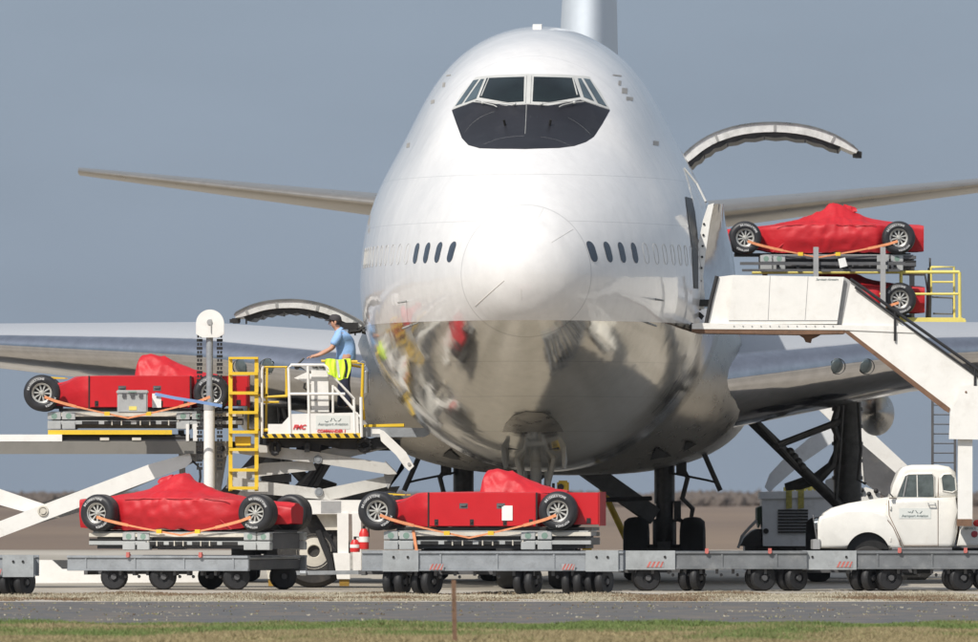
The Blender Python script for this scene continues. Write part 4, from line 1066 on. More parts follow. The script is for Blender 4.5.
# ladder
lad = []
mb = MB()
for x in (230.5, 256.5): mb.beam(LT(x, 357, -.72), LT(x, 491, -.72), .07, .05, up=(0, 1, 0))
lad = obj('ladder', mb, M_yellow, LL)
for y in (358, 373.5, 393, 412.5, 432, 449.5, 470, 488):
    mb = MB(); mb.beam(LT(229, y, -.74), LT(258, y, -.74), .12, .055 if y > 360 else .04); obj('rung', mb, M_yellow, lad)
mb = MB()
for x in (249, 267): mb.beam(LT(x, 366 if x > 260 else 372, .5), LT(x - 1, 430, .5), .04, .04, up=(0, 1, 0))
for y in (395, 430): mb.beam(LT(249, y, .5), LT(268, y, .5), .04, .04)
obj('ladder_stay', mb, M_yellow, LL)
mb = MB(); mb.box(LT(243, 441, -.4), (.28, .5, .16)); mb.box(LT(241, 443.5, -.4), (.2, .3, .1)); obj('step_box', mb, M_yellow, LL)
# operator's platform
px([(268, 424), (282, 424), (291, 414), (309, 413.5), (309, 434), (268, 434)], -.66, -.60, 'side_skirt', M_white, LL, bevel=.008)
px([(310, 413.5), (358, 412.5), (359, 434), (310, 434)], -.67, -.60, 'side_skirt', M_white, LL, bevel=.008)
px([(262, 434), (361, 433), (361, 438), (262, 438)], -.68, .9, 'platform_floor', M_yellow, LL, bevel=.006)
mb = MB()
for k in range(11):
    x = 265 + k * 9.0; slab(LL, [(x, 437.5), (x + 4, 437.5), (x + 1.5, 433.8), (x - 2.5, 433.8)], -.686, -.682, mb)
obj('warning_stripe', mb, M_blackm, LL)
px(rect(270, 432, 358, 433.4), -.5, .9, 'platform_deck', M_dgrey, LL)
rail = MB(); w = []
def rl(pts, r=.026, dy=-.66, m=None, name='guard_rail'):
    mb = MB(); mb.tube([LT(*q, dy) for q in pts], r, 8); return obj(name, mb, m or M_white, LL)
rl([(262, 437), (262, 370), (263, 366)]); rl([(290.5, 437), (288.5, 368), (291, 365), (324, 365), (330, 370)]); rl([(309.5, 437), (308, 366)]); rl([(289, 394), (345, 394)])
rl([(326, 366), (327, 369), (354, 399), (355, 436)]); rl([(333, 385), (333, 413)], .022); rl([(334, 387), (354, 410)]); rl([(361.5, 437), (361, 397)], .03); rl([(355, 412), (361, 418)], .02)
rl([(287.5, 396), (264, 397), (264, 367), (286.5, 367), (286.5, 396)], .028, -.55, M_yellow, 'gate'); rl([(263, 402), (279, 402)], .022, -.5, M_yellow, 'gate')
rl([(350, 362), (363, 364), (362, 395), (364, 420)], .028, .2, M_yellow); rl([(350, 365), (361, 367)], .024, .9, M_yellow)
rl([(262, 430), (268, 430)], .03, -.6, M_yellow)
# console
con = px([(311, 370), (328, 371), (329, 412), (311, 412)], -.45, .15, 'control_console', M_white, LL, bevel=.02)
px([(294, 378), (309, 371), (312, 371), (312, 384), (308, 383)], -.42, .1, 'console_hood', M_white, con, bevel=.015)
px([(300, 366), (325, 366), (327, 371), (311, 374)], -.42, .1, 'console_top', M_grey, con, bevel=.01)
mb = MB(); mb.tube([LT(295, 368, -.3), LT(299, 363, -.3), LT(304, 358, -.3)], .02, 6); mb.tube([LT(299, 366, -.3), LT(306, 369, -.3)], .03, 6); mb.ball(LT(297, 367, -.3), .05, 8); mb.tube([LT(305, 383, -.45), LT(304, 388, -.45), LT(307, 390, -.45)], .02, 6); obj('lever', mb, M_blackm, con)
mb = MB()
for k in range(4): mb.box(LT(313 + k * 3.4, 366 + (k % 2), -.44), (.04, .03, .03))
obj('gauge', mb, M_blackm, con)
px([(311, 399), (329, 399), (329, 400.6), (311, 400.6)], -.462, -.452, 'console_seam', M_grey, con)
mb = MB(); mb.cyl(LT(365.5, 373, .25), LT(365.5, 393, .25), .055, 14); mb.ball(LT(365.5, 372.5, .25), .055, 12); obj('extinguisher_bottle', mb, M_rail, LL)
mb = MB(); mb.tube([LT(363 + 3 * math.cos(t), 364 - 3 * math.sin(t), .2) for t in [k * .5 for k in range(13)]], .012, 5); obj('lamp_ring', mb, M_rail, LL)
# lettering on the platform side
M_plate = mat('sign_plate', (.68, .70, .67), .5, var=.05)
sg = px(rect(316, 415.5, 350, 429), -.676, -.672, 'name_plate', M_plate, LL)
text('plate_lettering', 'Aeroport Aviation', .072, M_ink, sg, LT(333, 424.2, -.679), .15)
mb = MB()
for i, (a, b) in enumerate((((325, 421), (328.5, 421)), ((330, 421), (332, 418)), ((333.5, 418), (336.5, 421)), ((338, 421), (341, 418.5)))):
    p, q = LT(*a, -.679), LT(*b, -.679); mdl = (p + q) / 2 + Vector((0, 0, -.018)); mb.tube([p, mdl, q], .007, 5)
obj('plate_emblem', mb, M_ink, sg)
text('maker_lettering', 'FMC', .115, M_redw, LL, LT(299, 427.2, -.672), .35, 0, .004)
text('model_lettering', 'COMMANDER 1', .072, M_redw, LL, LT(331.5, 431.2, -.679), .1, 0, .003)
# bridge to the hold
px([(362, 427), (427, 428), (430, 434), (424, 437), (362, 437)], -.45, -.30, 'bridge_beam', M_rail, LL, bevel=.01)
px([(372, 429), (380, 429), (380, 434), (372, 434)], -.46, -.44, 'bridge_plate', M_white, LL)
px([(364, 424.5), (404, 423.5), (404, 426.5), (364, 427)], -.3, 1.8, 'bridge_deck', M_yellow, LL)
px([(362, 427), (427, 428), (424, 436), (362, 436)], 1.7, 1.85, 'bridge_beam', M_rail, LL)
px([(379, 429), (384, 431), (406, 452), (414, 466), (409, 471), (404, 466), (396, 455), (381, 441)], -.52, -.42, 'stabiliser_link', M_white, LL, bevel=.01)
mb = MB(); c = LT(409, 464, -.54); mb.cyl(c, c + Vector((0, .04, 0)), .03, 10); obj('link_pin', mb, M_grey, LL)
for k, q in enumerate(([(150, 466), (182, 458), (200, 470), (196, 500)],)):
    mb = MB(); mb.tube([LT(x, y, -.42) for x, y in smooth(q, 12)], .022, 6); obj('hydraulic_hose', mb, M_black, LL)
# dark machinery slung below the platform
mb = MB(); rnd = random.Random(4)
slab(LL, [(266, 438), (362, 438), (400, 440), (400, 446), (372, 450), (340, 449), (318, 444), (300, 442), (266, 444)], -.3, 1.3, mb)
for k in range(16):
    x = rnd.uniform(268, 396); mb.box(LT(x, rnd.uniform(441, 449), rnd.uniform(-.4, .5)), (rnd.uniform(.08, .4), .3, rnd.uniform(.08, .22)))
obj('underfloor_machinery', mb, M_blackm, LL)
for q in ((275, 447, 3.6, 6.5), (364.5, 445, 5.5, 5.5)):
    mb = MB(); c = LT(q[0], q[1], -.45); mb.tube([c + Vector((math.cos(t) * q[2] / 55.5, 0, math.sin(t) * q[3] / 55.5)) for t in [k * .524 for k in range(12)]], .05, 8, closed=True); obj('hose_loop', mb, M_black, LL)
# chassis
ch = px([(300, 500), (362, 500), (366, 514), (300, 514)], -.55, 1.6, 'chassis_box', M_white, LL, bevel=.015)
px([(321, 501), (341, 501), (341, 513), (321, 513)], -.556, -.552, 'cover_plate', M_grey, ch)
px([(316, 514), (348, 514), (338, 530), (326, 530)], -.35, .4, 'funnel', M_cream, ch, bevel=.01)
for (a, b) in ((337, 348.5), (352, 361)):
    px([(a, 513), (b, 513), (b, 574 if a < 350 else 574), (a + 1, 574 if a < 350 else 574)], -.58, -.35, 'stabiliser_leg', M_white, LL, bevel=.015)
px([(333, 553), (350, 553), (350, 579), (337, 579)], -.64, -.3, 'leg_sleeve', M_white, LL, bevel=.015)
for x, y in ((344, 583), (273, 583)):
    px([(x - 5, y - 6), (x + 5.5, y - 6), (x + 5, y + 3), (x - 4.5, y + 3)], -.6, -.35, 'stabiliser_foot', mat('amber_grease', (.32, .19, .03), .45, var=.4) if 'amber_grease' not in MATS else MATS['amber_grease'], LL, bevel=.01)
px([(266, 568), (281, 568), (279, 579), (268, 579)], -.62, -.32, 'leg_sleeve', M_cream, LL, bevel=.01)
px([(-120, 566), (0, 562), (40, 560), (52, 560), (62, 569), (236, 567), (236, 582), (-120, 584)], -2.1, -1.75, 'lower_chassis', M_white, LL, bevel=.02)
px([(-120, 560), (240, 560), (240, 575), (-120, 575)], 1.3, 1.5, 'lower_chassis', M_grey, LL, bevel=.02)
for wx, wy in ((314, 1.3), (314, -.05)):
    r = .66 if wx > 200 else .5; mb = MB(); c = LT(wx, 488, wy); c.z = r; wheel_mb(mb, c, r, .42, (0, 1, 0), 36); w = obj('road_wheel', mb, M_dtyre, LL)
    mb = MB(); mb.lathe([(0, -.10), (.10, -.10), (.12, -.2), (r * .42, -.18), (r * .48, -.215)], c, (0, 1, 0), 28); obj('hub', mb, M_cream, w)
mb = MB(); mb.tube([LT(318, 530, -.3), LT(324, 545, -.3), LT(330, 560, -.3), LT(332, 575, -.3)], .06, 8); mb.tube([LT(316, 522, -.2), LT(330, 536, -.2), LT(334, 552, -.2)], .09, 8); obj('hydraulic_hose', mb, M_black, LL)
mb = MB(); mb.beam(LT(284, 573, -.95), LT(388, 572, -.95), .06, .07); mb.cyl(LT(300, 573, -1.0), LT(306, 573, -1.0), .05, 8); towb = tag(obj('tow_bar', mb, M_rail), 'low grey tow bar linking the lower left dolly to the middle dolly', 'tow bar'); towb.location = LL.location
# fire extinguishers
def extinguisher(x, y, lab, h):
    e = thing('fire_extinguisher', lab, 'fire extinguisher', P(x, y, 260.4), 0, 'red fire extinguishers by the loader leg')
    mb = MB(); mb.lathe([(0, 0), (.085, 0), (.09, .02), (.09, h - .08), (.05, h), (0, h + .01)], (0, 0, 0), (0, 0, 1), 20); obj('bottle', mb, M_redp, e)
    mb = MB(); mb.lathe([(.092, h * .35), (.092, h * .62)], (0, 0, 0), (0, 0, 1), 20); obj('band', mb, M_paper, e)
    mb = MB(); mb.cyl((0, 0, h), (0, 0, h + .06), .025, 8); mb.tube([(0, 0, h + .05), (.08, 0, h + .05), (.09, 0, h - .15)], .014, 6); obj('valve', mb, M_blackm, e)
extinguisher(364, 549, 'taller red fire extinguisher beside the front tyre of the middle racing car', .36)
extinguisher(355, 552, 'shorter red fire extinguisher mounted left of the taller one', .22)
# grey case standing on the pallet in front of the upper left car
t = thing('equipment_case', 'grey aluminium case standing against the side of the upper left racing car', 'case', P(132.5, 413, 260.0))
mb = MB(); mb.bb((-.27, -.15, 0), (.27, .2, .38)); bx = obj('case_body', mb, M_alu, t, bevel=.02)
mb = MB(); mb.bb((-.285, -.17, .345), (.285, .21, .41)); obj('lid', mb, M_alu, t, bevel=.015)
for x in (-.15, 0, .15):
    mb = MB(); mb.bb((x - .03, -.185, .28), (x + .03, -.15, .36)); obj('clasp', mb, M_dgrey, t)
mb = MB(); mb.bb((-.06, -.156, .05), (.08, -.152, .12)); obj('yellow_label', mb, M_pyellow, t)
mb = MB(); mb.box((0, -.185, .375), (.14, .02, .02)); obj('grip', mb, M_green, t)
t = obj('cargo_notice', slab(LL, rect(154, 394, 163, 408), -.0, .01), M_paper); t.location = LL.location - Vector((0, 1.42, 0)); tag(t, 'white paper sheet hanging beside the grey case on the upper left car', 'notice')
mb = MB(); pts = [LT(155, 394, -1.46), LT(175, 398, -1.46), LT(200, 402, -1.44), LT(222, 406, -1.4)]
for a, b in zip(pts, pts[1:]): mb.beam(a, b, .006, .055)
t = obj('blue_strap', mb, M_blue); t.location = LL.location; tag(t, 'blue lashing strap running from the case to the rear tyre of the upper left car', 'strap')

# ================================================================ worker
def skin_body(name, chains, m, parent, sub=2, root=0):
    """chains: list of lists of (point, radius); joints shared by identical first point"""
    me = bpy.data.meshes.new(name); vs, es, rs, idx = [], [], [], {}
    for ch in chains:
        prev = None
        for p, r in ch:
            k = tuple(round(c, 4) for c in p)
            if k not in idx: idx[k] = len(vs); vs.append(p); rs.append(r)
            if prev is not None: es.append((prev, idx[k]))
            prev = idx[k]
    me.from_pydata(vs, es, []); o = bpy.data.objects.new(name, me); COL.objects.link(o)
    o.modifiers.new('s', 'SKIN'); sm = o.modifiers.new('u', 'SUBSURF'); sm.levels = sub; sm.render_levels = sub
    me.skin_vertices[0].data[root].use_root = True
    for i, r in enumerate(rs):
        rr = r if isinstance(r, tuple) else (r, r); me.skin_vertices[0].data[i].radius = rr
    bpy.context.view_layer.update()
    nm = bpy.data.meshes.new_from_object(o.evaluated_get(bpy.context.evaluated_depsgraph_get())); bpy.data.objects.remove(o)
    for p in nm.polygons: p.use_smooth = True
    nm.materials.clear(); nm.materials.append(m); q = bpy.data.objects.new(name, nm); COL.objects.link(q); q.parent = parent; return q
M_skinp = mat('skin', (.50, .27, .18), .5, var=.06)
M_shirt = mat('blue_shirt_cloth', (.26, .44, .74), .75, var=.1, vs=5, bump=.012, bs=9)
M_navy = mat('navy_trouser_cloth', (.018, .022, .05), .8, var=.2, bump=.01, bs=9)
M_cap = mat('dark_cap_cloth', (.045, .04, .045), .8, var=.2)
wk = thing('person', 'worker in dark cap, light blue shirt and navy trousers leaning on the loader controls', 'person', P(344, 411, 261.8))
# faces -X (left in view); z up; standing about 1.72 m
V3 = Vector
head = [((.02, 0, .98), .16), ((.03, 0, 1.10), .15), ((.0, 0, 1.25), (.15, .17)), ((-.05, 0, 1.36), (.13, .17)), ((-.10, 0, 1.44), .07), ((-.125, 0, 1.50), .052), ((-.155, 0, 1.545), (.072, .078)), ((-.17, 0, 1.61), (.088, .095)), ((-.165, 0, 1.66), (.07, .08))]
def arm(sg, hand):
    sh = V3((-.07, sg * .20, 1.38)); el = V3((-.22, sg * .24, 1.13)); wr = V3(hand) + V3((.10, 0, .03)); h = V3(hand)
    ch = [((-.05, 0, 1.36), (.13, .17)), (tuple(sh), .075), (tuple((sh + el) / 2), .058), (tuple(el), .045), (tuple((el + wr) / 2), .042), (tuple(wr), .028), (tuple(h), (.022, .038))]
    fing = []
    for k in range(4):
        y = (k - 1.5) * .021; l = (.055, .065, .062, .05)[k]
        fing.append([(tuple(h), (.022, .038)), (tuple(h + V3((-.03, y, -.004))), .010), (tuple(h + V3((-.03 - l * .6, y * 1.2, -.012))), .009), (tuple(h + V3((-.03 - l, y * 1.25, -.038))), .0075)])
    fing.append([(tuple(wr + (h - wr) * .5), .027), (tuple(h + V3((-.005, -sg * .045, -.012))), .010), (tuple(h + V3((-.04, -sg * .055, -.03))), .008)])
    ch2 = []
    for c in ch:
        ch2.append(c)
    fing[-1][0] = (tuple(h), (.022, .038))
    return [ch2] + fing
def leg(sg, fx):
    return [((.02, 0, .98), .16), ((.03, sg * .10, .90), .10), ((fx * .4 - .01, sg * .115, .50), .065), ((fx * .8 + .02, sg * .12, .28), .058), ((fx + .02, sg * .12, .09), .042), ((fx - .03, sg * .125, .04), (.04, .036)), ((fx - .15, sg * .13, .03), (.035, .025))]
chains = [head] + arm(-1, (-.52, -.20, .985)) + arm(1, (-.58, .14, .985)) + [leg(-1, .05), leg(1, -.08)]
skin_body('body', chains, M_skinp, wk, 2)
# face
mb = MB(); mb.tube([(-.250, 0, 1.625), (-.268, 0, 1.592), (-.278, 0, 1.578), (-.255, 0, 1.57)], [.010, .013, .017, .012], 8); obj('nose', mb, M_skinp, wk)
for s in (-1, 1):
    mb = MB(); mb.ball((-.245, s * .034, 1.615), (.010, .015, .009), 10); obj('eye', mb, M_dark, wk)
    mb = MB(); mb.ball((-.155, s * .095, 1.60), (.022, .012, .034), 10); obj('ear', mb, M_skinp, wk)
mb = MB(); mb.ball((-.248, 0, 1.545), (.012, .028, .007), 10); obj('mouth', mb, mat('lips', (.33, .12, .1), .5), wk)
mb = MB(); mb.ball((-.135, 0, 1.625), (.098, .098, .085), 16); obj('hair', mb, mat('dark_hair', (.03, .02, .015), .7, bump=.01, bs=60), wk)
# clothes
def shirt_arm(sg):
    sh = (-.07, sg * .20, 1.39); return [((-.04, 0, 1.34), (.155, .20)), (sh, .098), ((-.15, sg * .225, 1.26), .085), ((-.205, sg * .24, 1.17), .078)]
skin_body('shirt', [[((.03, 0, .86), (.17, .19)), ((.035, 0, .97), (.185, .195)), ((.045, 0, 1.10), (.18, .19)), ((.01, 0, 1.24), (.17, .205)), ((-.04, 0, 1.34), (.155, .20)), ((-.085, 0, 1.43), .09)], shirt_arm(-1), shirt_arm(1)], M_shirt, wk, 2)
mb = MB(); mb.tube([(-.09, 0, 1.44), (-.115, 0, 1.475)], [.10, .075], 14); obj('collar', mb, M_shirt, wk)
def tr(sg, fx): return [((.03, 0, .93), (.15, .175)), ((.035, sg * .095, .88), .125), ((fx * .4, sg * .115, .50), .092), ((fx * .8 + .02, sg * .12, .28), .082), ((fx + .02, sg * .12, .07), .078)]
skin_body('trousers', [[((.03, 0, 1.02), (.12, .14)), ((.03, 0, .93), (.15, .175))], tr(-1, .05), tr(1, -.08)], M_navy, wk, 2)
for sg, fx in ((-1, .05), (1, -.08)):
    mb = MB(); mb.ball((fx - .06, sg * .125, .045), (.15, .052, .05), 14); mb.bb((fx - .2, sg * .125 - .05, 0), (fx + .08, sg * .125 + .05, .02)); obj('shoe', mb, M_blackm, wk)
mb = MB(); mb.lathe([(.11, 0), (.112, .04), (.10, .075), (.065, .105), (0, .115)], (-.16, 0, 1.635), (.12, 0, 1), 24); mb.lathe([(0, .002), (.11, .002), (.11, -.006), (0, -.006)], (-.16, 0, 1.64), (.12, 0, 1), 24); cp = obj('cap', mb, M_cap, wk)
mb = MB(); mb.grid(lambda u, v: Vector((-.25 - .105 * u * (1 - (2 * v - 1) ** 2 * .5), (v - .5) * .19 * (1 - .25 * u), 1.655 - .03 * u)), 6, 10); g_ = bmesh.ops.extrude_face_region(mb.bm, geom=mb.bm.faces[:])
for v in [v for v in g_['geom'] if isinstance(v, bmesh.types.BMVert)]: v.co.z += .008
obj('cap_brim', mb, M_cap, cp)
# safety vest draped over the rail
vt = thing('safety_vest', 'fluorescent yellow safety vest hanging over the platform rail by the worker', 'vest', LL.location + LT(338, 361, -.62))
def vest(side):
    mb = MB()
    def g(u, v):
        x = -.22 + .44 * u; L = .37 * (1 - .25 * abs(u - .55) * 2 * (1 if u < .55 else .3)) * (1 if side < 0 else .7)
        z = .03 - L * v; y = side * (.035 + .04 * v) + .025 * math.sin(u * 14 + v * 2) * v + .012 * math.sin(u * 31)
        if v < .12: y = side * .035 * math.sin(v / .12 * math.pi / 2); z = .035
        return Vector((x * (1 + .12 * math.sin(v * 4) - .12 * v), y, z + .01 * math.sin(u * 9)))
    V = mb.grid(g, 28, 20); gg = bmesh.ops.extrude_face_region(mb.bm, geom=mb.bm.faces[:])
    for v in [v for v in gg['geom'] if isinstance(v, bmesh.types.BMVert)]: v.co.y += .008
    return mb
obj('front_panel', vest(-1), M_vest, vt); obj('back_panel', vest(1), M_vest, vt)
for u0, mm in ((.40, M_silver), (.74, M_navy)):
    mb = MB()
    mb.grid(lambda u, v: Vector(((-.22 + .44 * (u0 + .1 * u + .1 * v)) * (1 + .12 * math.sin(v * 4) - .12 * v), -(.035 + .04 * v) + .025 * math.sin((u0 + .1 * u + .1 * v) * 14 + v * 2) * v + .012 * math.sin((u0 + .1 * u + .1 * v) * 31) - .006, .03 - .33 * v)), 4, 14)
    obj('reflective_tape' if mm is M_silver else 'dark_trim', mb, mm, vt)
mb = MB(); mb.tube([(-.3, 0, .0), (.35, 0, -.01)], .024, 8); obj('guard_rail', mb, M_yellow, LL).location = LT(338, 361, -.62)
# ================================================================ stair truck on the right
ST_ = thing('stair_truck', 'old white pickup truck carrying an airstair and boarding platform up to the passenger door', 'stair truck', gp(880, 255.0))
T = ST_
def TT(x, y, dy=0): return P(x, y, T.location.y + dy) - T.location
def tpx(pts, y0, y1, name, m, parent=None, bevel=0): return px(pts, y0, y1, name, m, parent or T, root=T, bevel=bevel)
# platform
pan = tpx([(733, 275), (844, 277), (837, 324), (728, 324)], 0, .05, 'side_panel', M_white, bevel=.008)
tpx([(717, 277), (733, 275), (728, 324), (705, 324)], .12, .17, 'front_panel', M_white, bevel=.006)
tpx([(844, 277), (851, 281), (842, 325), (837, 324)], .10, .15, 'shaded_corner_panel', M_grey)  # grey paint stands in for shade on the turned corner
tpx([(733, 275), (844, 277), (837, 324), (728, 324)], 1.6, 1.65, 'side_panel', M_white)
tpx([(851, 280), (857, 285), (902, 324), (902, 327), (842, 326)], .02, .07, 'side_panel', M_white, bevel=.006)
tpx([(692, 324), (700, 323), (905, 326), (918, 333), (845, 330), (692, 329)], -.02, 1.65, 'platform_floor', M_white, bevel=.01)
tpx([(692, 328.5), (845, 329.8), (845, 333.5), (800, 334.5), (700, 333), (692, 331)], -.01, 1.6, 'floor_frame', M_brown)
tpx([(796, 333), (824, 333), (817, 337), (812, 339), (811, 343), (806, 342), (804, 338)], .2, .5, 'lift_bracket', M_brown, bevel=.01)
mb = MB(); mb.tube([TT(717, 276, .1), TT(711, 300, .1), TT(706, 324, .1)], .035, 8); mb.tube([TT(717, 276, 1.5), TT(706, 324, 1.5)], .03, 8); obj('bumper_rail', mb, M_black, T)
mb = MB()
for k in range(3): mb.tube([TT(690, 325 + k * 2, .2 + k * .4), TT(697, 329, .2 + k * .4)], .05, 8)
obj('door_bumper', mb, M_black, T)
tx = text('side_lettering', 'Servicair Airstairs', .055, M_ink, T, TT(827, 279.5, -.004), .3)
mb = MB(); mb.tube([TT(729, 320.5, -.004), TT(837.5, 320.5, -.004)], .007, 5); mb.tube([TT(770, 276, -.004), TT(768, 320, -.004)], .004, 5); mb.tube([TT(808, 276.5, -.004), TT(805, 320, -.004)], .004, 5); obj('panel_joint', mb, M_grey, pan)
for k in range(12):
    mb = MB(); c = TT(734 + k * 9, 326.2, -.03); mb.cyl(c, c + Vector((0, .02, 0)), .014, 6); obj('bolt', mb, M_grey, T)
# flight of stairs
tpx([(843, 330), (918, 332.5), (968, 371), (1200, 548), (1200, 592), (1180, 592), (950, 411), (945, 411)], 0, .07, 'stringer', M_white, bevel=.01)
tpx([(843, 330), (918, 332.5), (968, 371), (1200, 548), (1200, 592), (1180, 592), (950, 411), (945, 411)], 1.5, 1.57, 'stringer', M_white, bevel=.01)
tpx([(843, 331), (849, 331), (950, 408), (949, 413), (944, 410)], -.02, .02, 'stringer_edge', M_brown)
for k in range(20):
    x = 866 + k * 16; mb = MB(); c = TT(x, 333 + k * 12.2, .78); mb.box(c, (.30, 1.4, .035)); obj('step', mb, M_dgrey, T)
mb = MB(); q = [TT(*v, .07) for v in ((850, 333), (950, 409.5), (1180, 588))]
for p0, p1 in zip(q, q[1:]): mb.prism([p0, p1, p1 + Vector((0, 1.43, 0)), p0 + Vector((0, 1.43, 0))], (.03, 0, .03))
obj('underside', mb, M_white, T)  # unseen solid panel, added to block striped shadows between the steps
for dy in (-.03, 1.6):
    mb = MB(); mb.tube([TT(850, 279, dy), TT(862, 287, dy), TT(905, 318, dy), TT(1190, 520, dy)], .028, 8); obj('handrail', mb, M_black, T)
    mb = MB(); mb.tube([TT(855, 287, dy), TT(905, 324, dy), TT(1190, 528, dy)], .022, 8); obj('handrail', mb, M_black, T)
    for x, y in ((895, 317), (975, 374), (1060, 433)):
        mb = MB(); mb.cyl(TT(x, y - 6, dy), TT(x, y + 24, dy), .022, 8); obj('handrail_post', mb, M_black, T)
# support box and column
tpx([(960, 386), (1004, 386), (1004, 440), (949, 439), (950, 412), (958, 398)], -.12, -.04, 'support_box', M_white, bevel=.015)
mb = MB(); slab(T, rect(958, 438, 972.5, 520), -.02, .22, mb); obj('support_column', mb, M_white, T, bevel=.015)
tpx(rect(957, 519, 972, 526), -.03, .23, 'column_foot', M_brown)
tpx(rect(958, 438, 972.5, 520), 1.3, 1.5, 'support_column', M_white)
mb = MB(); mb.cyl(TT(966, 392, -.13), TT(966, 392, -.11), .02, 8); mb.cyl(TT(995, 430, -.13), TT(995, 430, -.11), .02, 8); obj('bolt', mb, M_brown, T)
# cab and bonnet: side outlines given the real width, rounded edges
def body_slab(pts, y0, y1, name, m, rnd_, seg=4, parent=None):
    mb = slab(T, pts, y0, y1)
    bm = mb.bm; bm.faces.ensure_lookup_table()
    es = [e for e in bm.edges if abs(e.verts[0].co.y - e.verts[1].co.y) < 1e-5]
    bmesh.ops.bevel(bm, geom=es, offset=rnd_, segments=seg, profile=.6, affect='EDGES', clamp_overlap=True)
    return obj(name, mb, m, parent or T, ang=50)
CY0, CY1 = .35, 2.05          # truck body starts behind the near stair side
cab_low = [(887, 499), (956, 497), (957.5, 510), (957.5, 532), (954, 546), (950, 548), (903, 548), (887, 520)]
body_slab(cab_low, CY0, CY1, 'cab', M_truck, .09)
roof = [(889.5, 498), (893.5, 484), (898.5, 471.5), (903, 467), (912, 464.8), (938, 464.6), (949, 466.5), (955.5, 472), (957.5, 484), (958, 498)]
rf = body_slab(roof, CY0 + .08, CY1 - .08, 'cab_roof', M_truck, .11, 5)
tpx([(897.5, 497), (905, 477), (909, 475), (932, 474.5), (933.5, 477), (933.5, 497)], CY0 + .066, CY0 + .076, 'side_window', mat('truck_glass', (.10, .12, .12), .1, var=.5, vs=5, rvar=.03), rf)
tpx([(941.5, 478), (944, 475), (951, 474.8), (954.5, 479), (955.5, 490), (952, 491.5), (943.5, 490)], CY0 + .066, CY0 + .076, 'quarter_window', MATS['truck_glass'], rf)
mb = MB()
for pts in (((896.6, 498), (904.4, 476.3), (908.6, 474.2), (932.4, 473.7), (934.4, 476.5), (934.4, 498), (896.6, 498)), ((940.8, 478), (943.5, 474.2), (951.5, 474), (955.3, 478.5), (956.3, 490.5), (952, 492.3), (943, 490.8), (940.8, 478))):
    mb.tube([TT(a, b, CY0 + .07) for a, b in pts], .014, 6)
mb.tube([TT(917, 475, CY0 + .07), TT(917.5, 497, CY0 + .07)], .012, 6); obj('window_frame', mb, M_truck, rf)
mb = MB(); mb.tube([TT(a, b, CY0 - .004) for a, b in ((888.5, 500), (889, 515), (900, 538), (903, 545.5), (938, 545.5), (938, 500))], .006, 5); mb.tube([TT(938, 499, CY0 + .07), TT(938.6, 470, CY0 + .09)], .006, 5); obj('door_gap', mb, M_brown, T)
mb = MB(); mb.tube([TT(928, 503, CY0), TT(928.5, 505, CY0 - .05), TT(935, 505, CY0 - .05), TT(935, 503, CY0)], .012, 6); obj('door_handle', mb, M_grey, T)
sg2 = tpx(rect(899, 508, 931, 518.5), CY0 - .006, CY0 - .002, 'name_plate', M_plate)
text('plate_lettering', 'Aeroport Aviation', .062, M_ink, sg2, TT(915, 515.8, CY0 - .01), .1)
mb = MB()
for a, b in (((908, 511.5), (911, 511.5)), ((911.5, 513), (913.3, 510)), ((915.5, 510), (918, 513)), ((919.5, 513), (922, 511))):
    p, q = TT(*a, CY0 - .01), TT(*b, CY0 - .01); mb.tube([p, (p + q) / 2 + Vector((0, 0, -.012)), q], .006, 5)
obj('plate_emblem', mb, M_ink, sg2)
mb = MB(); mb.tube([TT(*q, CY0 - .02) for q in ((887.5, 520), (893, 527), (897, 536), (901, 546))], .007, 5); mb.tube([TT(*q, CY0 + .33) for q in ((888, 504), (866, 507), (846, 509.5), (829, 514))], .007, 5); obj('fender_seam', mb, M_brown, T)
mb = MB(); mb.tube([TT(x, 549.5, CY0 - .06) for x in (892, 905, 930, 952)], .035, 8); obj('running_board', mb, M_dgrey, T)
for y in (506, 538):
    mb = MB(); mb.cyl(TT(890.5, y, CY0 - .015), TT(890.5, y + 3.5, CY0 - .015), .018, 8); obj('door_hinge', mb, M_truck, T)
mb = MB(); mb.tube([TT(903.5, 496.5, CY0 + .06), TT(907.5, 476, CY0 + .06)], .010, 5); obj('vent_window_bar', mb, M_grey, rf)
# windscreen, leaning back
mb = MB(); mb.prism([TT(890.6, 496, CY0 + .2), TT(898, 472.5, CY0 + .25), TT(900, 472.5, CY0 + .25), TT(892.6, 496, CY0 + .2)], (0, 1.3, 0)); obj('windscreen', mb, MATS['truck_glass'], rf)
bonnet = [(890, 497), (878, 498.5), (862, 501), (848, 503.5), (832, 508), (824, 513), (820, 520), (820, 544), (890, 546)]
body_slab(bonnet, CY0 + .32, CY1 - .32, 'bonnet', M_truck, .12, 5)
fender = [(888, 516), (884, 512.5), (868, 511.5), (845, 512), (828, 513.5), (820, 516.5), (817.5, 523), (818, 538), (819, 548)] + [(868 - 22.5 * math.cos(R(q)), 556 - 24 * math.sin(R(q))) for q in range(18, 163, 9)] + [(903, 549), (899, 538), (894, 526)]
for y0, y1 in ((CY0 - .02, CY0 + .42), (CY1 - .42, CY1 + .02)): body_slab(fender, y0, y1, 'fender', M_truck, .07, 4)
tpx([(868 - 22 * math.cos(R(q)), 556 - 23 * math.sin(R(q))) for q in range(18, 163, 9)], CY0 + .1, CY1 - .1, 'wheel_well', M_blackm)
mb = MB(); c = TT(820, 524, CY0 + .2); mb.lathe([(0, -.02), (.09, -.015), (.10, .02), (.08, .08)], c + Vector((-.05, 0, 0)), (1, 0, 0), 18); obj('headlight', mb, M_lamp, T)
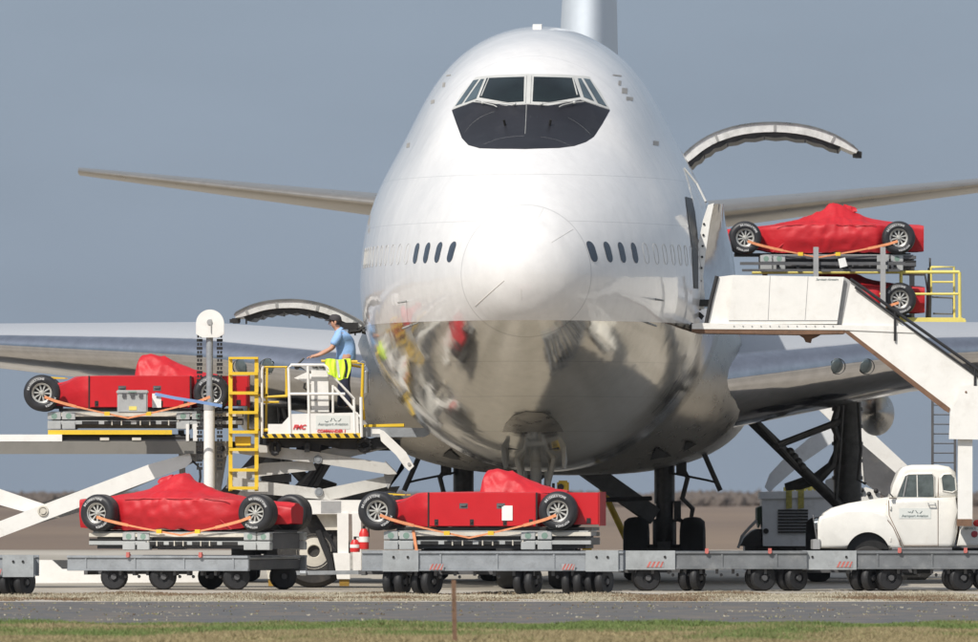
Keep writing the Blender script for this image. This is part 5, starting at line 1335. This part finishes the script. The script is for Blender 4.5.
mb = MB(); mb.lathe([(0, -.02), (.09, -.015), (.10, .02), (.08, .08)], c + Vector((-.05, 1.3, 0)), (1, 0, 0), 18); obj('headlight', mb, M_lamp, T)
tpx([(813, 540), (820, 539), (820, 549), (813, 549)], CY0 - .05, CY1 + .05, 'bumper', M_grey, bevel=.02)
mb = MB(); mb.tube([TT(818, 546, CY0), TT(815, 528, CY0 + .02), TT(813, 515, CY0 + .1)], .012, 6); mb.tube([TT(893, 497, CY0), TT(888.5, 492, CY0 - .08), TT(889.5, 489, CY0 - .1)], .012, 6); mb.box(TT(889, 490, CY0 - .12), (.05, .06, .13)); obj('mirror', mb, M_dgrey, T)
for wx in (868, 1010):
    for wy in (CY0 + .2, CY1 - .2):
        mb = MB(); c = TT(wx, 488, wy); c.z = .41; wheel_mb(mb, c, .41, .24, (0, 1, 0), 32); w = obj('road_wheel', mb, M_dtyre, T)
        mb = MB(); mb.lathe([(0, -.09), (.07, -.09), (.09, -.06), (.16, -.07), (.18, -.125)], c, (0, -s * -1 * -1 if False else 1, 0), 24); obj('hub', mb, M_cream, w)
tpx([(903, 548), (1090, 548), (1090, 558), (890, 558)], CY0 + .3, CY1 - .3, 'chassis', M_blackm)
tpx([(880, 558), (935, 556), (932, 574), (925, 580), (890, 580)], CY0 + .4, CY1 - .4, 'fuel_tank', M_blackm, bevel=.02)
# rear body with round lamp
body_slab([(957, 546), (960, 530), (965, 524), (972, 521), (1090, 521), (1090, 548)], CY0 - .02, CY1 + .02, 'rear_body', M_truck, .06)
mb = MB(); c = TT(974.5, 534, CY0 - .03); mb.lathe([(0, -.02), (.05, -.015), (.06, .01)], c, (0, 1, 0), 18); obj('tail_lamp', mb, mat('lamp_red', (.35, .03, .04), .2), T)
mb = MB(); mb.ball(TT(977, 523, CY0 - .02), (.07, .05, .06), 12); obj('marker_lamp', mb, M_redp, T)
text('body_lettering', 'SERVICE', .06, M_ink, T, TT(970, 528.5, CY0 - .025), 0)
mb = MB()
for k in range(3): mb.ball(TT(958 + k * .5, 500 + k * 9, CY0 + .3), (.03, .03, .06), 8)
mb.tube([TT(958.5, 490, CY0 + .3), TT(960, 515, CY0 + .3), TT(957, 540, CY0 + .3)], .015, 6); obj('cab_cable', mb, M_brown, T)

# ================================================================ right loader and car rack
RL = thing('cargo_loader', 'grey cargo loader behind the white truck, with louvred engine box and yellow guard rails', 'cargo loader', gp(850, 289))
def RT(x, y, dy=0): return P(x, y, RL.location.y + dy) - RL.location
def rpx(pts, y0, y1, name, m, parent=None, bevel=0): return px(pts, y0, y1, name, m, parent or RL, root=RL, bevel=bevel)
rpx([(735, 318.5), (965, 318.5), (965, 324), (735, 324)], -.9, 2.2, 'deck', M_pyellow, bevel=.01)
rpx([(735, 324), (1150, 324), (1150, 333), (735, 333)], -.8, 2.1, 'deck_beam', M_grey, bevel=.01)
rpx([(903, 317.5), (962, 317.5), (966, 320), (966, 324.5), (903, 324.5)], -.95, -.88, 'kick_plate', M_pyellow)
def rr(pts, r=.033, dy=-.9, m=None, name='guard_rail'):
    mb = MB(); mb.tube([RT(*q, dy) for q in pts], r, 8); return obj(name, mb, m or M_pyellow, RL)
rr([(752, 272.5), (959.5, 272)]); rr([(862, 294), (958, 294)], .024); rr([(901, 272), (901, 320)]); rr([(959.5, 272), (960, 320)])
rr([(931, 267), (931.5, 294)], .02, -.6); rr([(931, 267), (954, 267), (954.5, 320)], .024, -.6); rr([(931, 282), (954, 282)], .02, -.6)
rr([(930, 258), (930, 268)], .02, -.5, M_dgrey, 'aerial'); rr([(930, 268), (929, 318)], .045, -.4, M_dgrey, 'post'); rr([(932, 297), (953, 298), (953, 314), (933, 313.5)], .018, -.4, M_dgrey, 'inner_rail')
rr([(901, 274), (925, 274.5), (928, 290), (927, 318)], .03, .2, M_grey, 'inner_rail')
# rack posts carrying the top car tier
rack = thing('car_rack', 'open steel two-tier rack holding two cloth-draped racing cars one above the other', 'rack', RL.location.copy())
def kp(pts, y0, y1, name, m, bevel=.006): return px(pts, y0, y1, name, m, rack, root=rack, bevel=bevel)
for x in (765, 816, 883, 912):
    near = x in (816, 883)
    kp([(x - 2.6, 247 if near else 262), (x + 2.6, 247 if near else 262), (x + 2.6, 318), (x - 2.6, 318)], -1.32 if near else .9, -1.24 if near else .98, 'post', M_grey)
for dy in (-1.24, .95):
    kp([(740, 262), (905, 262), (905, 265), (740, 265)], dy, dy + .07, 'upper_rail', M_dgrey); kp([(742, 269), (900, 269), (900, 271.5), (742, 271.5)], dy + .01, dy + .08, 'lower_rail', M_dgrey)
for x in (778, 798, 822, 850, 895): kp([(x - 1.5, 265), (x + 1.5, 265), (x + 1.5, 269), (x - 1.5, 269)], -1.2, .9, 'cross_tube', M_blackm)
t = obj('tie_label', slab(RL, [(838, 259), (845, 257.5), (847.5, 266), (840, 268)], -1.40, -1.39), M_paper); t.location = RL.location; tag(t, 'white paper tag hanging from the orange strap of the topmost racing car', 'paper tag')
# engine box
eb = rpx([(762, 497), (835, 495), (835, 546), (763, 546), (762, 505)], -1.6, .6, 'engine_box', M_pale, bevel=.03)
rpx([(760, 492), (828, 490), (830, 497), (760, 499)], -1.64, .64, 'box_lid', M_pale, eb, bevel=.01)
for k in range(8):
    rpx(rect(778, 509.5 + k * 3.1, 808, 511.3 + k * 3.1), -1.64, -1.58, 'louvre', M_blackm, eb)
mb = MB(); c = RT(766, 531, -1.62); mb.cyl(c, c + Vector((0, .06, 0)), .055, 16); obj('filler_cap', mb, M_blackm, eb)
for x in (789, 801):
    rpx([(x - 3, 489), (x + 3, 488.5), (x + 3, 508), (x - 3, 509)], -1.655, -1.645, 'yellow_mark', mat('worn_yellow', (.38, .34, .08), .6, var=.5, vs=9) if 'worn_yellow' not in MATS else MATS['worn_yellow'], eb)
mb = MB()
for k in range(7): x = 786 + k * 6; mb.cyl(RT(x, 491, -1.3), RT(x, 487 - (k % 3), -1.3), .05, 8)
mb.tube([RT(786, 488, -1.3), RT(822, 488, -1.3)], .025, 6); obj('lid_fitting', mb, M_pyellow, eb)
rpx([(757, 508), (762, 506), (762, 520), (759, 528), (757, 520)], -1.5, .4, 'guard', mat('dark_green_paint', (.03, .06, .03), .6), eb)
rpx([(740, 546), (744, 538), (752, 531), (757, 529), (761, 529), (761, 546)], -1.5, .5, 'mudguard', M_blackm, bevel=.03)
mb = MB(); mb.tube([RT(738, 548, -1.55), RT(742, 536, -1.55), RT(750, 527, -1.55), RT(757, 520, -1.55)], .03, 8); obj('guard_tube', mb, M_grey, RL)
# crossing scissor arms
for dy in (-.9, 1.3):
    rpx([(765, 487), (770, 474), (782, 461), (818, 431), (832, 425), (842, 426), (836, 440), (800, 465), (775, 487), (770, 492)], dy, dy + .5, 'scissor_arm', M_pale, bevel=.02)
    rpx([(817, 408), (845, 404), (864, 425), (908, 466), (902, 490), (885, 497), (863, 482), (858, 440), (836, 438), (834, 424)], dy + .15, dy + .5, 'scissor_arm', M_white, bevel=.02)
rpx([(861, 443), (897, 474), (886, 497), (864, 482)], -.82, -.74, 'arm_side_plate', M_dgrey)
rpx([(826, 480), (836, 476), (838, 500), (824, 500)], -.9, -.5, 'pivot_post', M_grey, bevel=.01)
rpx([(858, 492), (866, 487), (880, 492), (880, 503), (858, 503)], -.9, -.5, 'valve_block', M_white, bevel=.02)
for k, (x, y) in enumerate(((862, 490), (869, 494), (876, 491))):
    mb = MB(); mb.ball(RT(x, y, -.95), .05, 8); obj('valve', mb, M_black, RL)
# chassis and wheels
rpx([(745, 546), (1150, 546), (1150, 570), (745, 570)], -.9, 1.2, 'chassis', M_dgrey)
for wx in (775, 905, 1100):
    for wy in (-1.0, 1.3):
        mb = MB(); c = RT(wx, 488, wy); c.z = .45; wheel_mb(mb, c, .45, .35, (0, 1, 0), 32); obj('road_wheel', mb, M_dtyre, RL)
# rear ladder seen under the stairs
lt = thing('ladder', 'slim grey ladder hanging from the underside of the white stairs at right', 'ladder', P(943, 465, 286))
def lt_(x, y, dy=0): return P(x, y, lt.location.y + dy) - lt.location
for x in (932.5, 955):
    mb = MB(); mb.beam(lt_(x, 385), lt_(x, 545), .05, .06, up=(0, 1, 0)); obj('stile', mb, M_dgrey, lt)
for k in range(15):
    mb = MB(); mb.cyl(lt_(932.5, 405 + k * 9.6), lt_(955, 405 + k * 9.6), .014, 6); obj('rung', mb, M_dgrey, lt)
# yellow tow bar leaning under the belly, and a tug's yellow gear behind the middle car
tb = thing('tow_bar', 'long yellow tow bar leaning under the aircraft belly behind the middle racing car', 'tow bar', gp(612, 285))
def tb_(x, y, dy=0): return P(x, y, tb.location.y + dy) - tb.location
mb = MB(); mb.tube([tb_(598, 479), tb_(610, 505), tb_(622, 530), tb_(634, 556), tb_(645, 579)], .065, 12); obj('bar', mb, M_yellow, tb)
mb = MB(); mb.tube([tb_(596, 484), tb_(597, 476), tb_(602, 476)], .05, 8); obj('eye', mb, M_blackm, tb)
mb = MB(); mb.beam(tb_(575, 499), tb_(624, 501), .05, .06); obj('link', mb, M_blackm, tb)
for (x, y, w, h, lab) in ((563, 487, 12, 13, 'small yellow machine box behind the red engine cloth of the middle racing car'), (587, 545, 13, 10, 'rounded yellow hose fitting at the tail end of the middle pallet')):
    u = thing('yellow_fitting', lab, 'fitting', P(x, y, 258 if y < 500 else 246))
    k = u.location.y / F
    mb = MB(); mb.bb((-w * k / 2, -.1, -h * k / 2), (w * k / 2, .15, h * k / 2)); obj('housing', mb, M_yellow, u, bevel=.03)
    mb = MB(); mb.cyl((-w * k * .2, -.13, 0), (-w * k * .2, 0, 0), h * k * .25, 14); mb.tube([(-w * k * .5, -.05, -h * k * .4), (-w * k * .8, -.05, -h * k * .5), (-w * k * .8, -.05, h * k * .3)], .025, 6); obj('coupling', mb, M_blackm, u)
# foreground post
po = thing('fence_post', 'single rusty steel post standing in the grass nearest the camera', 'post', gp(454, 168))
k = 168 / F
mb = MB(); mb.prism([(-.026, -.006, 0), (.026, -.006, 0), (.026, .0, 0), (.005, .0, 0), (.004, .03, 0), (-.004, .03, 0), (-.005, .0, 0), (-.026, .0, 0)], (0, 0, .735))
for v in mb.bm.verts: v.co.x -= v.co.z * .02 - .01; v.co.x += noise.noise(v.co * 3) * .003
obj('steel_section', mb, M_brown, po)
mb = MB()
for i in range(5): mb.cyl((-.01, -.012, .15 + i * .12), (-.01, .0, .15 + i * .12), .006, 6)
obj('wire_stud', mb, M_blackm, po)
